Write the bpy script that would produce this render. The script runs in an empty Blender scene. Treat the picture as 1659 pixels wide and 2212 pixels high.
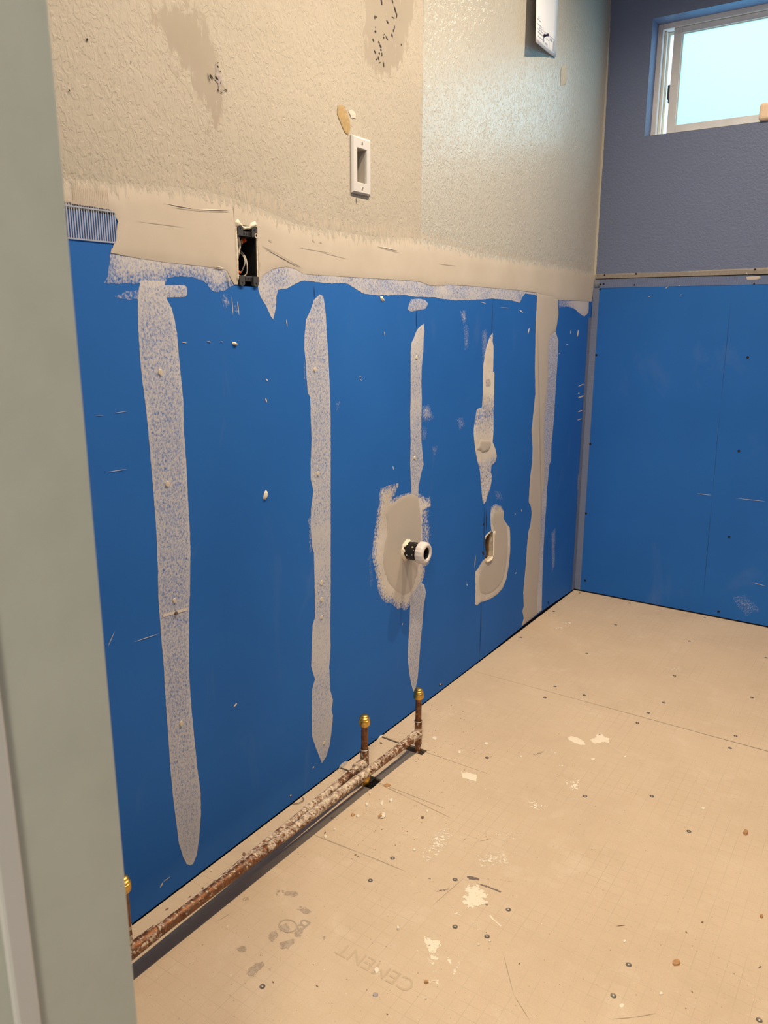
import bpy, bmesh, math, random
import numpy as np
from mathutils import Vector, Matrix, noise as mnoise
from mathutils.geometry import delaunay_2d_cdt

random.seed(7)
SC = bpy.context.scene
COL = SC.collection

# ------------------------------------------------------------------ camera
IW, IH = 1659.0, 2212.0
FPX = 1690.13
CAMP = np.array([1.05783, -2.98497, 1.0725])
CR = np.array([0.82976665, 0.55810669, 0.00205759])
CU = np.array([-0.13327206, 0.19455985, 0.97179474])
CF = np.array([-0.54196482, 0.80663709, -0.23581931])
cd = bpy.data.cameras.new('camera')
cam = bpy.data.objects.new('camera', cd)
COL.objects.link(cam)
cd.sensor_fit = 'HORIZONTAL'
cd.sensor_width = 36.0
cd.lens = 36.0 * FPX / IW
cd.clip_start = 0.02
cd.dof.use_dof = True
cd.dof.focus_distance = 2.05
cd.dof.aperture_fstop = 16.0
M = Matrix(((CR[0], CU[0], -CF[0], CAMP[0]), (CR[1], CU[1], -CF[1], CAMP[1]),
            (CR[2], CU[2], -CF[2], CAMP[2]), (0, 0, 0, 1)))
cam.matrix_world = M
SC.camera = cam

# ------------------------------------------------------------------ world, lights, exposure
w = bpy.data.worlds.new('world')
SC.world = w
w.use_nodes = True
wn = w.node_tree
bg = wn.nodes['Background']
# pale daylight sky with soft white cloud (seen bluish because the picture is balanced for the warm lamps)
wtc = wn.nodes.new('ShaderNodeTexCoord')
wno = wn.nodes.new('ShaderNodeTexNoise')
wno.inputs['Scale'].default_value = 2.2
wno.inputs['Detail'].default_value = 2.0
wmr = wn.nodes.new('ShaderNodeMapRange')
wmr.inputs[1].default_value = 0.40
wmr.inputs[2].default_value = 0.62
wmx = wn.nodes.new('ShaderNodeMix')
wmx.data_type = 'RGBA'
wmx.inputs[6].default_value = (0.68, 1.22, 1.75, 1)
wmx.inputs[7].default_value = (1.20, 1.72, 2.10, 1)
wn.links.new(wtc.outputs['Generated'], wno.inputs['Vector'])
wn.links.new(wno.outputs['Fac'], wmr.inputs[0])
wn.links.new(wmr.outputs[0], wmx.inputs[0])
wn.links.new(wmx.outputs[2], bg.inputs[0])
bg.inputs[1].default_value = 1.7

SC.view_settings.view_transform = 'Standard'
SC.view_settings.look = 'None'
SC.view_settings.gamma = 1.0
SC.view_settings.use_curve_mapping = False
SC.view_settings.exposure = 0.0
SC.cycles.use_denoising = True
SC.cycles.max_bounces = 10
SC.cycles.diffuse_bounces = 5
SC.cycles.sample_clamp_indirect = 6.0

def spot(name, loc, target, power, color, size, blend, radius):
    l = bpy.data.lights.new(name, 'SPOT')
    l.energy = power
    l.color = color
    l.spot_size = math.radians(size)
    l.spot_blend = blend
    l.shadow_soft_size = radius
    o = bpy.data.objects.new(name, l)
    COL.objects.link(o)
    o.location = loc
    d = Vector(target) - Vector(loc)
    o.rotation_euler = d.to_track_quat('-Z', 'Y').to_euler()
    return o

LAMP = (1.0, 0.80, 0.575)
# a row of three recessed ceiling lamps over the room
spot('ceiling_lamp', (0.64, -0.74, 2.42), (0.62, -1.00, 0.0), 82, LAMP, 156, 1.0, 0.010)
spot('ceiling_lamp', (0.64, -1.34, 2.42), (0.62, -1.60, 0.0), 80, LAMP, 138, 1.0, 0.010)
spot('ceiling_lamp', (0.64, -2.05, 2.42), (0.62, -2.10, 0.0), 84, LAMP, 138, 1.0, 0.010)
# daylight comes in through the window opening
pl = bpy.data.lights.new('window_portal', 'AREA')
pl.shape = 'RECTANGLE'
pl.size = 0.86
pl.size_y = 0.38
pl.cycles.is_portal = True
po = bpy.data.objects.new('window_portal', pl)
COL.objects.link(po)
po.location = (0.58, 0.16, 1.894)
po.rotation_euler = (math.radians(-90), 0, 0)
# hallway ceiling lamp behind the camera
hl = bpy.data.lights.new('hallway_lamp', 'AREA')
hl.shape = 'DISK'
hl.size = 0.3
hl.energy = 40
hl.color = (1.0, 0.90, 0.72)
ho = bpy.data.objects.new('hallway_lamp', hl)
COL.objects.link(ho)
ho.location = (1.3, -3.7, 2.38)

# ------------------------------------------------------------------ pixel -> plane helpers
def ray(x, y):
    return CF + CR * ((x - IW / 2) / FPX) - CU * ((y - IH / 2) / FPX)

def onplane(x, y, ax, v):
    d = ray(x, y)
    return CAMP + d * ((v - CAMP[ax]) / d[ax])

def L(x, y):                      # point on the left wall -> (y, z)
    p = onplane(x, y, 0, 0.0)
    return (p[1], p[2])

def B(x, y):                      # point on the back wall -> (x, z)
    p = onplane(x, y, 1, 0.0)
    return (p[0], p[2])

def F(x, y, z=0.0):               # point on the floor -> (x, y)
    p = onplane(x, y, 2, z)
    return (p[0], p[1])

MAPS = {'L': lambda u, v, o: (o, u, v), 'B': lambda u, v, o: (u, -o, v), 'F': lambda u, v, o: (u, v, o)}
NRM = {'L': Vector((1, 0, 0)), 'B': Vector((0, -1, 0)), 'F': Vector((0, 0, 1))}
P2 = {'L': L, 'B': B, 'F': F}

# ------------------------------------------------------------------ materials
def srgb(r, g, b):
    f = lambda c: ((c / 255) / 12.92) if c / 255 <= 0.04045 else (((c / 255) + 0.055) / 1.055) ** 2.4
    return (f(r), f(g), f(b), 1.0)

class NT:
    def __init__(s, name):
        s.m = bpy.data.materials.new(name)
        s.m.use_nodes = True
        s.t = s.m.node_tree
        s.b = s.t.nodes['Principled BSDF']
        s.out = s.t.nodes['Material Output']
        s.b.inputs['Specular IOR Level'].default_value = 0.35
        s.tc = s.t.nodes.new('ShaderNodeTexCoord')
    def n(s, typ, **kw):
        nd = s.t.nodes.new(typ)
        for k, v in kw.items():
            setattr(nd, k, v)
        return nd
    def link(s, a, b):
        s.t.links.new(a, b)
    def noise(s, scale, detail=3, rough=0.55, vec=None, stretch=None, dist=0.0):
        v = vec or s.tc.outputs['Object']
        if stretch:
            mp = s.n('ShaderNodeMapping')
            mp.inputs['Scale'].default_value = stretch
            s.link(v, mp.inputs[0])
            v = mp.outputs[0]
        nd = s.n('ShaderNodeTexNoise')
        nd.inputs['Scale'].default_value = scale
        nd.inputs['Detail'].default_value = detail
        nd.inputs['Roughness'].default_value = rough
        nd.inputs['Distortion'].default_value = dist
        s.link(v, nd.inputs['Vector'])
        return nd.outputs['Fac']
    def mr(s, val, a, b, c=0.0, d=1.0, smooth=False):
        nd = s.n('ShaderNodeMapRange')
        if smooth:
            nd.interpolation_type = 'SMOOTHSTEP'
        for i, x in zip((1, 2, 3, 4), (a, b, c, d)):
            nd.inputs[i].default_value = x
        s.link(val, nd.inputs[0])
        return nd.outputs[0]
    def mix(s, fac, a, b):
        nd = s.n('ShaderNodeMix', data_type='RGBA')
        if isinstance(fac, float):
            nd.inputs[0].default_value = fac
        else:
            s.link(fac, nd.inputs[0])
        for i, x in ((6, a), (7, b)):
            if isinstance(x, tuple):
                nd.inputs[i].default_value = x
            else:
                s.link(x, nd.inputs[i])
        return nd.outputs[2]
    def math(s, op, a, b=None):
        nd = s.n('ShaderNodeMath', operation=op)
        for i, x in enumerate((a, b)):
            if x is None:
                continue
            if isinstance(x, (int, float)):
                nd.inputs[i].default_value = x
            else:
                s.link(x, nd.inputs[i])
        return nd.outputs[0]
    def color(s, c):
        if isinstance(c, tuple):
            s.b.inputs['Base Color'].default_value = c
        else:
            s.link(c, s.b.inputs['Base Color'])
        return s
    def rough(s, r):
        if isinstance(r, (int, float)):
            s.b.inputs['Roughness'].default_value = r
        else:
            s.link(r, s.b.inputs['Roughness'])
        return s
    def bump(s, h, dist, strength=1.0, prev=None):
        nd = s.n('ShaderNodeBump')
        nd.inputs['Strength'].default_value = strength
        nd.inputs['Distance'].default_value = dist
        s.link(h, nd.inputs['Height'])
        if prev:
            s.link(prev, nd.inputs['Normal'])
        s.link(nd.outputs[0], s.b.inputs['Normal'])
        return nd.outputs[0]

def plain(name, c, r=0.6, metal=0.0, var=0.0, scale=40, bump=0.0):
    t = NT(name)
    if var:
        n = t.noise(scale, 4)
        f = t.mr(n, 0.35, 0.65)
        t.color(t.mix(f, tuple(x * (1 - var) for x in c[:3]) + (1,), tuple(min(1, x * (1 + var)) for x in c[:3]) + (1,)))
        if bump:
            t.bump(n, bump)
    else:
        t.color(c)
    t.rough(r)
    t.b.inputs['Metallic'].default_value = metal
    return t.m

BLUE = (0.022, 0.150, 0.480, 1)
MUD = (0.56, 0.505, 0.435, 1)
MUDW = (0.74, 0.69, 0.635, 1)
TAN = (0.52, 0.462, 0.39, 1)
PAINT = (0.70, 0.625, 0.505, 1)
CEM = (0.56, 0.452, 0.330, 1)

YEDGE = -1.2525     # vertical line where the glossy cream paint begins on the left wall

def blue_nodes(t):
    n1 = t.noise(2.2, 3)
    n2 = t.noise(500, 2)
    c = t.mix(t.mr(n1, 0.35, 0.65), (0.015, 0.120, 0.440, 1), (0.019, 0.136, 0.480, 1))
    c = t.mix(t.mr(n2, 0.3, 0.7, 0.0, 0.12), c, (0.02, 0.15, 0.50, 1))
    # chalky dust rubbed in streaks
    n3 = t.noise(5, 5, 0.65, stretch=(1, 1.6, 0.6), dist=0.6)
    c = t.mix(t.mr(n3, 0.60, 0.80, 0.0, 0.10), c, (0.35, 0.36, 0.42, 1))
    return c, n2

def blue_mat(name):
    t = NT(name)
    c, n2 = blue_nodes(t)
    t.color(c)
    t.rough(0.7)
    t.b.inputs['Specular IOR Level'].default_value = 0.22
    t.bump(n2, 0.0002, 0.4)
    return t.m

def paint_nodes(t):
    """Knock-down wall texture: flattened plaster blobs; matte tan left of the paint line, glossy cream right of it."""
    sep = t.n('ShaderNodeSeparateXYZ')
    t.link(t.tc.outputs['Object'], sep.inputs[0])
    gm = t.mr(sep.outputs[1], YEDGE - 0.0004, YEDGE + 0.0004)
    n = t.noise(80, 4, 0.55, stretch=(1, 1.25, 0.72), dist=0.9)
    plate = t.mr(n, 0.47, 0.535, 0.0, 1.0, True)
    n2 = t.noise(150, 3, 0.5, dist=0.5)
    fine = t.mr(n2, 0.4, 0.6)
    h = t.math('ADD', plate, t.math('MULTIPLY', fine, 0.28))
    h = t.math('MULTIPLY', h, t.mr(gm, 0.0, 1.0, 0.95, 1.5))
    big = t.mr(t.noise(3.1, 4, 0.6), 0.38, 0.62)
    matte = t.mix(big, (0.402, 0.370, 0.314, 1), (0.435, 0.398, 0.340, 1))
    gloss = t.mix(big, (0.470, 0.458, 0.412, 1), (0.490, 0.478, 0.428, 1))
    col = t.mix(gm, matte, gloss)
    rough = t.mr(gm, 0.0, 1.0, 0.8, 0.26)
    spec = t.mr(gm, 0.0, 1.0, 0.30, 1.0)
    return col, rough, spec, h

def paint_mat(name):
    t = NT(name)
    c, r, sp, h = paint_nodes(t)
    t.color(c)
    t.rough(r)
    t.link(sp, t.b.inputs['Specular IOR Level'])
    t.bump(h, 0.0016, 0.38)
    return t.m

def coat_mat(name, under, top, top2, scale=170, stretch=(1, 1, 0.75), w=0.22, rough=0.78):
    """Joint compound wiped over a board; the 'cov' attribute says how thickly it was left."""
    t = NT(name)
    at = t.n('ShaderNodeAttribute', attribute_name='cov')
    n = t.noise(scale, 5, 0.62, stretch=stretch, dist=0.5)
    nn = t.mr(n, 0.30, 0.70)
    d = t.math('SUBTRACT', at.outputs['Fac'], nn)
    fac = t.mr(d, -w, w, 0.0, 1.0, True)
    big = t.mr(t.noise(9, 3), 0.35, 0.65)
    tc = t.mix(big, top, top2)
    fine = t.mr(t.noise(700, 2), 0.2, 0.8, 0.0, 0.10)
    tc = t.mix(fine, tc, (0.35, 0.30, 0.26, 1))
    if under == 'blue':
        c, _ = blue_nodes(t)
        t.color(t.mix(fac, c, tc))
        t.rough(rough)
        t.b.inputs['Specular IOR Level'].default_value = 0.22
        t.bump(n, 0.0004, 0.5)
    elif under == 'paint':
        c, r, sp, h = paint_nodes(t)
        t.color(t.mix(fac, c, tc))
        inv = t.math('SUBTRACT', 1.0, fac)
        t.rough(t.math('ADD', t.math('MULTIPLY', r, inv), t.math('MULTIPLY', fac, rough)))
        t.link(t.math('ADD', t.math('MULTIPLY', sp, inv), t.math('MULTIPLY', fac, 0.22)), t.b.inputs['Specular IOR Level'])
        t.bump(t.math('ADD', t.math('MULTIPLY', h, inv), t.math('MULTIPLY', fac, 0.6)), 0.0016, 0.38)
    else:
        t.color(tc)
        t.link(fac, t.b.inputs['Alpha'])
        t.rough(rough)
    return t.m

M_BLUE = blue_mat('blue_board_paper')
M_WALLP = paint_mat('textured_wall_paint')
M_SKIM = coat_mat('wiped_compound_on_blue', 'blue', (0.53, 0.52, 0.545, 1), (0.58, 0.565, 0.57, 1), scale=290, w=0.50)
M_MUD = coat_mat('smooth_compound', 'paint', MUD, TAN, scale=60, stretch=(1, 1.8, 0.6), w=0.25)
M_MUDGREY = coat_mat('damp_grey_compound', 'blue', (0.515, 0.460, 0.400, 1), (0.490, 0.440, 0.388, 1), scale=120, w=0.3)
M_MUDW = coat_mat('white_compound', 'blue', MUDW, MUD, scale=190, w=0.35)
M_TANCOAT = coat_mat('tan_skim_on_paint', 'paint', (0.338, 0.300, 0.248, 1), (0.358, 0.322, 0.268, 1), scale=42, stretch=(1, 1.3, 0.6), w=0.20)
M_BANDTOP = coat_mat('tan_skim_edge', 'paint', (0.475, 0.418, 0.345, 1), (0.49, 0.435, 0.362, 1), scale=60, stretch=(1, 2.2, 0.5), w=0.30)
M_SPLAT = coat_mat('dried_compound_on_floor', 'alpha', (0.82, 0.72, 0.56, 1), (0.78, 0.68, 0.52, 1), scale=150, stretch=(1, 1, 1), w=0.22)
M_STAIN = coat_mat('damp_stain_on_floor', 'alpha', (0.41, 0.325, 0.24, 1), (0.44, 0.345, 0.255, 1), scale=90, stretch=(1, 1, 1), w=0.3)
M_SCUFF = coat_mat('dark_scuff_on_floor', 'alpha', (0.13, 0.10, 0.09, 1), (0.19, 0.15, 0.13, 1), scale=260, stretch=(1, 1, 1), w=0.3)
M_GREY = NT('slate_grey_textured_paint')
_n = M_GREY.noise(130, 3, 0.55, dist=0.4)
M_GREY.color((0.142, 0.180, 0.300, 1)); M_GREY.rough(0.5); M_GREY.bump(M_GREY.mr(_n, 0.4, 0.6), 0.0009, 0.6)
M_GREY = M_GREY.m
M_GYP = plain('gypsum_core', (0.50, 0.43, 0.33, 1), 0.9, var=0.15, scale=150)
M_CEMCORE = plain('cement_core', (0.30, 0.24, 0.17, 1), 0.9)
M_YELLOW = plain('yellowed_glue', (0.385, 0.275, 0.125, 1), 0.6, var=0.15, scale=150)
M_DARK = plain('dark_crevice', (0.02, 0.018, 0.016, 1), 0.9)
M_GREYPAPER = plain('torn_grey_paper', (0.36, 0.32, 0.31, 1), 0.9, var=0.2, scale=200)
M_BARE = plain('bare_beige_board', (0.37, 0.335, 0.30, 1), 0.85, var=0.12, scale=120)
M_THREAD = plain('fiberglass_thread', (0.26, 0.29, 0.37, 1), 0.55)
M_THREADD = plain('mud_filled_thread', (0.60, 0.53, 0.44, 1), 0.7)
M_WOOD = plain('framing_wood', (0.20, 0.115, 0.06, 1), 0.85, var=0.3, scale=30)
M_CAVITY = plain('cavity_dark', (0.03, 0.022, 0.018, 1), 0.95)
M_TRIM = plain('sage_trim_paint', (0.432, 0.440, 0.395, 1), 0.45, var=0.03, scale=25)
M_TRIM2 = plain('pale_trim_bead', (0.50, 0.48, 0.47, 1), 0.4)
M_WHITE = plain('white_room_paint', (0.55, 0.52, 0.46, 1), 0.8)
M_CEIL = plain('white_ceiling_paint', (0.82, 0.81, 0.78, 1), 0.8)
M_PLATE = plain('white_plastic', (0.56, 0.545, 0.54, 1), 0.32)
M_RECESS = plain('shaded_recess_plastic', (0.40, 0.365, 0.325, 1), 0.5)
M_SCREWW = plain('dark_slot', (0.10, 0.09, 0.08, 1), 0.5)
M_BOXP = plain('grey_box_plastic', (0.055, 0.055, 0.058, 1), 0.45)
M_BOXIN = plain('black_box_interior', (0.006, 0.006, 0.006, 1), 0.8)
M_WIRE = plain('white_wire', (0.72, 0.66, 0.56, 1), 0.4)
M_NUT = plain('orange_wire_nut', (0.62, 0.10, 0.02, 1), 0.45)
M_ABS = plain('black_drain_plastic', (0.010, 0.009, 0.009, 1), 0.38)
M_PVC = plain('white_nut_plastic', (0.66, 0.61, 0.575, 1), 0.35)
M_BRASS = plain('brass', (0.62, 0.40, 0.10, 1), 0.32, 1.0, var=0.25, scale=120)
M_VINYL = plain('window_vinyl', (0.80, 0.79, 0.77, 1), 0.5, var=0.05, scale=20)
M_VINYL2 = plain('window_inner_lip', (0.78, 0.74, 0.64, 1), 0.45)
M_PAPER = plain('white_paper', (0.72, 0.74, 0.80, 1), 0.85)
M_INK = plain('grey_ink', (0.34, 0.37, 0.46, 1), 0.85)
M_PIN = plain('navy_pin', (0.012, 0.010, 0.05, 1), 0.3)
M_SCREW = plain('steel_screw', (0.17, 0.145, 0.12, 1), 0.45, 0.6, var=0.3, scale=300)
M_SCREWC = plain('screw_centre', (0.55, 0.47, 0.36, 1), 0.5)
M_BLACKSCREW = plain('black_screw', (0.01, 0.01, 0.012, 1), 0.5)
M_CHIP = plain('plaster_chip', (0.74, 0.66, 0.53, 1), 0.8, var=0.06, scale=200)
M_FILL = plain('tan_filler', (0.60, 0.53, 0.42, 1), 0.8)
M_CHIPB = plain('brown_chip', (0.42, 0.23, 0.10, 1), 0.8, var=0.2, scale=200)
M_CRUMB = plain('brown_crumb', (0.20, 0.13, 0.08, 1), 0.9)
M_BLOCK = plain('peach_plastic', (0.80, 0.62, 0.46, 1), 0.5)
M_PRINT = plain('pressed_letter', (0.50, 0.385, 0.265, 1), 0.85)

def floor_mat():
    t = NT('cement_board')
    o = t.tc.outputs['Object']
    sep = t.n('ShaderNodeSeparateXYZ')
    t.link(o, sep.inputs[0])
    big = t.mr(t.noise(2.6, 5, 0.6), 0.35, 0.65)
    c = t.mix(big, (0.545, 0.415, 0.285, 1), (0.605, 0.468, 0.325, 1))
    mid = t.noise(26, 5, 0.65)
    c = t.mix(t.mr(mid, 0.35, 0.72, 0.0, 0.22), c, (0.67, 0.55, 0.41, 1))
    c = t.mix(t.mr(t.noise(11, 5, 0.7, dist=0.7), 0.55, 0.78, 0.0, 0.42), c, (0.72, 0.61, 0.47, 1))
    c = t.mix(t.mr(t.noise(7, 6, 0.72, dist=0.5), 0.56, 0.76, 0.0, 0.38), c, (0.44, 0.335, 0.235, 1))
    fine = t.noise(420, 3, 0.6)
    c = t.mix(t.mr(fine, 0.30, 0.75, 0.0, 0.30), c, (0.40, 0.31, 0.22, 1))
    specks = t.mr(t.noise(230, 1, 0.3), 0.27, 0.23, 0.0, 0.5)
    c = t.mix(specks, c, (0.24, 0.17, 0.11, 1))
    # printed one-inch grid, worn through in places
    lines = None
    for i, off in ((0, 0.0125), (1, 0.0055)):
        v = t.math('ADD', sep.outputs[i], 10.0 + off)
        fr = t.math('FRACT', t.math('DIVIDE', v, 0.0254))
        d = t.math('ABSOLUTE', t.math('SUBTRACT', fr, 0.5))
        ln = t.mr(d, 0.0, 0.036, 1.0, 0.0)
        lines = ln if lines is None else t.math('MAXIMUM', lines, ln)
    wear = t.mr(t.noise(6.5, 4, 0.65), 0.42, 0.66, 0.10, 0.62)
    g = t.math('MULTIPLY', lines, wear)
    c = t.mix(g, c, (0.36, 0.285, 0.20, 1))
    t.color(c)
    t.rough(0.86)
    h = t.math('SUBTRACT', t.math('MULTIPLY', fine, 0.6), g)
    t.bump(h, 0.0004, 0.5)
    return t.m
M_FLOOR = floor_mat()

def pipe_mat():
    t = NT('splattered_copper')
    at = t.n('ShaderNodeAttribute', attribute_name='cov')
    n = t.noise(300, 4, 0.6)
    fac = t.mr(t.math('ADD', at.outputs['Fac'], t.math('MULTIPLY', t.math('SUBTRACT', n, 0.5), 0.9)), 0.35, 0.65, 0.0, 1.0, True)
    cop = t.mix(t.mr(t.noise(45, 4, 0.7, dist=0.6), 0.35, 0.65), (0.105, 0.040, 0.018, 1), (0.30, 0.120, 0.045, 1))
    grime = t.mr(t.noise(90, 4, 0.7), 0.5, 0.7)
    cop = t.mix(grime, cop, (0.16, 0.115, 0.085, 1))
    mud = t.mix(t.mr(t.noise(140, 3), 0.35, 0.65), (0.33, 0.235, 0.175, 1), (0.72, 0.60, 0.44, 1))
    t.color(t.mix(fac, cop, mud))
    met = t.mr(fac, 0.0, 1.0, 0.55, 0.0)
    t.link(met, t.b.inputs['Metallic'])
    t.rough(t.mr(fac, 0.0, 1.0, 0.42, 0.85))
    t.bump(n, 0.0012, 0.8)
    return t.m
M_PIPE = pipe_mat()

def glass_mat():
    t = NT('frosted_glass')
    tr = t.n('ShaderNodeBsdfTranslucent')
    tr.inputs[0].default_value = (0.52, 0.98, 0.97, 1)
    rf = t.n('ShaderNodeBsdfRefraction')
    rf.inputs['Color'].default_value = (0.52, 0.95, 0.97, 1)
    rf.inputs['Roughness'].default_value = 0.38
    rf.inputs['IOR'].default_value = 1.25
    n = t.noise(90, 3, 0.6, dist=0.8)
    bp = t.n('ShaderNodeBump')
    bp.inputs['Strength'].default_value = 0.35
    bp.inputs['Distance'].default_value = 0.003
    t.link(n, bp.inputs['Height'])
    t.link(bp.outputs[0], rf.inputs['Normal'])
    mx = t.n('ShaderNodeMixShader')
    mx.inputs[0].default_value = 0.72
    t.link(tr.outputs[0], mx.inputs[1])
    t.link(rf.outputs[0], mx.inputs[2])
    t.link(mx.outputs[0], t.out.inputs['Surface'])
    return t.m
M_GLASS = glass_mat()

# ------------------------------------------------------------------ object helpers
def tag(o, label=None, cat=None, group=None, kind=None):
    for k, v in (('label', label), ('category', cat), ('group', group), ('kind', kind)):
        if v:
            o[k] = v
    return o

def from_mesh(name, verts, faces, mat, parent=None, smooth=False, cov=None, mats=None, midx=None):
    me = bpy.data.meshes.new(name)
    me.from_pydata([tuple(v) for v in verts], [], faces)
    for m in (mats or [mat]):
        me.materials.append(m)
    if midx is not None:
        me.polygons.foreach_set('material_index', midx)
    if smooth:
        me.polygons.foreach_set('use_smooth', [True] * len(me.polygons))
    if cov is not None:
        a = me.attributes.new('cov', 'FLOAT', 'POINT')
        a.data.foreach_set('value', np.asarray(cov, dtype=np.float32))
    me.update()
    o = bpy.data.objects.new(name, me)
    COL.objects.link(o)
    if parent:
        o.parent = parent
    return o

def from_bm(name, bm, mat, parent=None, smooth=False, recalc=True):
    if recalc:
        bmesh.ops.recalc_face_normals(bm, faces=bm.faces)
    me = bpy.data.meshes.new(name)
    bm.to_mesh(me)
    bm.free()
    me.materials.append(mat)
    if smooth:
        me.polygons.foreach_set('use_smooth', [True] * len(me.polygons))
    o = bpy.data.objects.new(name, me)
    COL.objects.link(o)
    if parent:
        o.parent = parent
    return o

def box_into(bm, x0, x1, y0, y1, z0, z1):
    v = [bm.verts.new((x, y, z)) for x in (x0, x1) for y in (y0, y1) for z in (z0, z1)]
    for f in ((0, 1, 3, 2), (4, 6, 7, 5), (0, 4, 5, 1), (2, 3, 7, 6), (0, 2, 6, 4), (1, 5, 7, 3)):
        bm.faces.new([v[i] for i in f])

def boxes(name, lst, mat, parent=None, bevel=0.0, seg=2):
    bm = bmesh.new()
    for b in lst:
        box_into(bm, *b)
    if bevel:
        bmesh.ops.recalc_face_normals(bm, faces=bm.faces)
        bmesh.ops.bevel(bm, geom=list(bm.edges), offset=bevel, segments=seg, affect='EDGES', profile=0.5)
    return from_bm(name, bm, mat, parent)

def empty(name, loc):
    o = bpy.data.objects.new(name, None)
    COL.objects.link(o)
    o.location = loc
    o.empty_display_size = 0.05
    return o

def keep(o, parent):
    """parent while keeping world coordinates of a mesh modelled in world space"""
    o.parent = parent
    o.matrix_parent_inverse = Matrix.Translation(parent.location).inverted()
    return o

def lathe(name, prof, base, axis, mat, parent=None, seg=32, smooth=True, ridges=0, ridge_amp=0.0, sharp=None):
    """prof: list of (distance along axis, radius)"""
    ax = Vector(axis).normalized()
    a = ax.orthogonal().normalized()
    b = ax.cross(a)
    vs, fs = [], []
    for d, r in prof:
        for k in range(seg):
            t = 2 * math.pi * k / seg
            rr = r
            if ridges and r > 0.0241:
                rr = r + ridge_amp * (1 if (k * ridges // seg) % 2 == 0 else 0)
            vs.append(Vector(base) + ax * d + a * rr * math.cos(t) + b * rr * math.sin(t))
    for i in range(len(prof) - 1):
        for k in range(seg):
            k2 = (k + 1) % seg
            fs.append((i * seg + k, i * seg + k2, (i + 1) * seg + k2, (i + 1) * seg + k))
    o = from_mesh(name, vs, fs, mat, None)
    bm = bmesh.new()
    bm.from_mesh(o.data)
    bmesh.ops.remove_doubles(bm, verts=bm.verts, dist=1e-6)
    bmesh.ops.recalc_face_normals(bm, faces=bm.faces)
    bm.to_mesh(o.data)
    bm.free()
    if smooth:
        o.data.polygons.foreach_set('use_smooth', [True] * len(o.data.polygons))
        try:
            o.data.set_sharp_from_angle(angle=math.radians(38))
        except Exception:
            pass
    if parent:
        keep(o, parent)
    return o

def tube(name, pts, r, mat, parent=None, seg=12):
    vs, fs = [], []
    n = len(pts)
    up = Vector((0.3, 0.2, 0.93))
    for i, p in enumerate(pts):
        p = Vector(p)
        d = (Vector(pts[min(i + 1, n - 1)]) - Vector(pts[max(i - 1, 0)])).normalized()
        a = d.cross(up).normalized()
        b = d.cross(a)
        for k in range(seg):
            t = 2 * math.pi * k / seg
            vs.append(p + a * r * math.cos(t) + b * r * math.sin(t))
    for i in range(n - 1):
        for k in range(seg):
            k2 = (k + 1) % seg
            fs.append((i * seg + k, (i + 1) * seg + k, (i + 1) * seg + k2, i * seg + k2))
    fs.append(tuple(range(seg)))
    fs.append(tuple((n - 1) * seg + k for k in reversed(range(seg))))
    o = from_mesh(name, vs, fs, mat, None, smooth=True)
    if parent:
        keep(o, parent)
    return o

def spline(pts, n=10):
    """Catmull-Rom through pts"""
    out = []
    P = [Vector(p) for p in pts]
    P = [P[0] * 2 - P[1]] + P + [P[-1] * 2 - P[-2]]
    for i in range(1, len(P) - 2):
        for k in range(n):
            t = k / n
            a, b, c, d = P[i - 1], P[i], P[i + 1], P[i + 2]
            out.append(0.5 * ((2 * b) + (c - a) * t + (2 * a - 5 * b + 4 * c - d) * t * t + (3 * b - a - 3 * c + d) * t ** 3))
    out.append(P[-2])
    return out

# ------------------------------------------------------------------ traced outlines
def px(plane, pts):
    return [P2[plane](*p) for p in pts]

def rough_poly(poly, amp, step, seed, freq=220.0, closed=True):
    """resample an outline and wobble it so trowelled edges look broken"""
    out = []
    n = len(poly)
    for i in range(n if closed else n - 1):
        a = Vector(poly[i])
        b = Vector(poly[(i + 1) % n])
        ln = (b - a).length
        k = max(1, int(ln / step))
        for j in range(k):
            p = a.lerp(b, j / k)
            q = Vector((p.x * freq, p.y * freq, seed * 3.7))
            q2 = Vector((p.x * freq * 3.1, p.y * freq * 3.1, seed * 1.3 + 9))
            dx = mnoise.noise(q) + 0.6 * mnoise.noise(q2)
            dy = mnoise.noise(q + Vector((31, 17, 5))) + 0.6 * mnoise.noise(q2 + Vector((7, 53, 3)))
            out.append((p.x + amp * dx, p.y + amp * dy))
    return out

def inside(pts, poly):
    pts = np.asarray(pts)
    x, y = pts[:, 0], pts[:, 1]
    r = np.zeros(len(pts), bool)
    P = np.asarray(poly)
    j = len(P) - 1
    for i in range(len(P)):
        xi, yi = P[i]
        xj, yj = P[j]
        c = (yi > y) != (yj > y)
        with np.errstate(divide='ignore', invalid='ignore'):
            r ^= c & (x < (xj - xi) * (y - yi) / (yj - yi + 1e-30) + xi)
        j = i
    return r

def edge_dist(pts, poly):
    pts = np.asarray(pts)
    P = np.asarray(poly)
    A, Bq = P, np.roll(P, -1, axis=0)
    d = np.full(len(pts), 1e9)
    for a, b in zip(A, Bq):
        ab = b - a
        t = np.clip(((pts - a) @ ab) / (ab @ ab + 1e-18), 0, 1)
        q = a + t[:, None] * ab
        d = np.minimum(d, np.hypot(pts[:, 0] - q[:, 0], pts[:, 1] - q[:, 1]))
    return d

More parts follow.
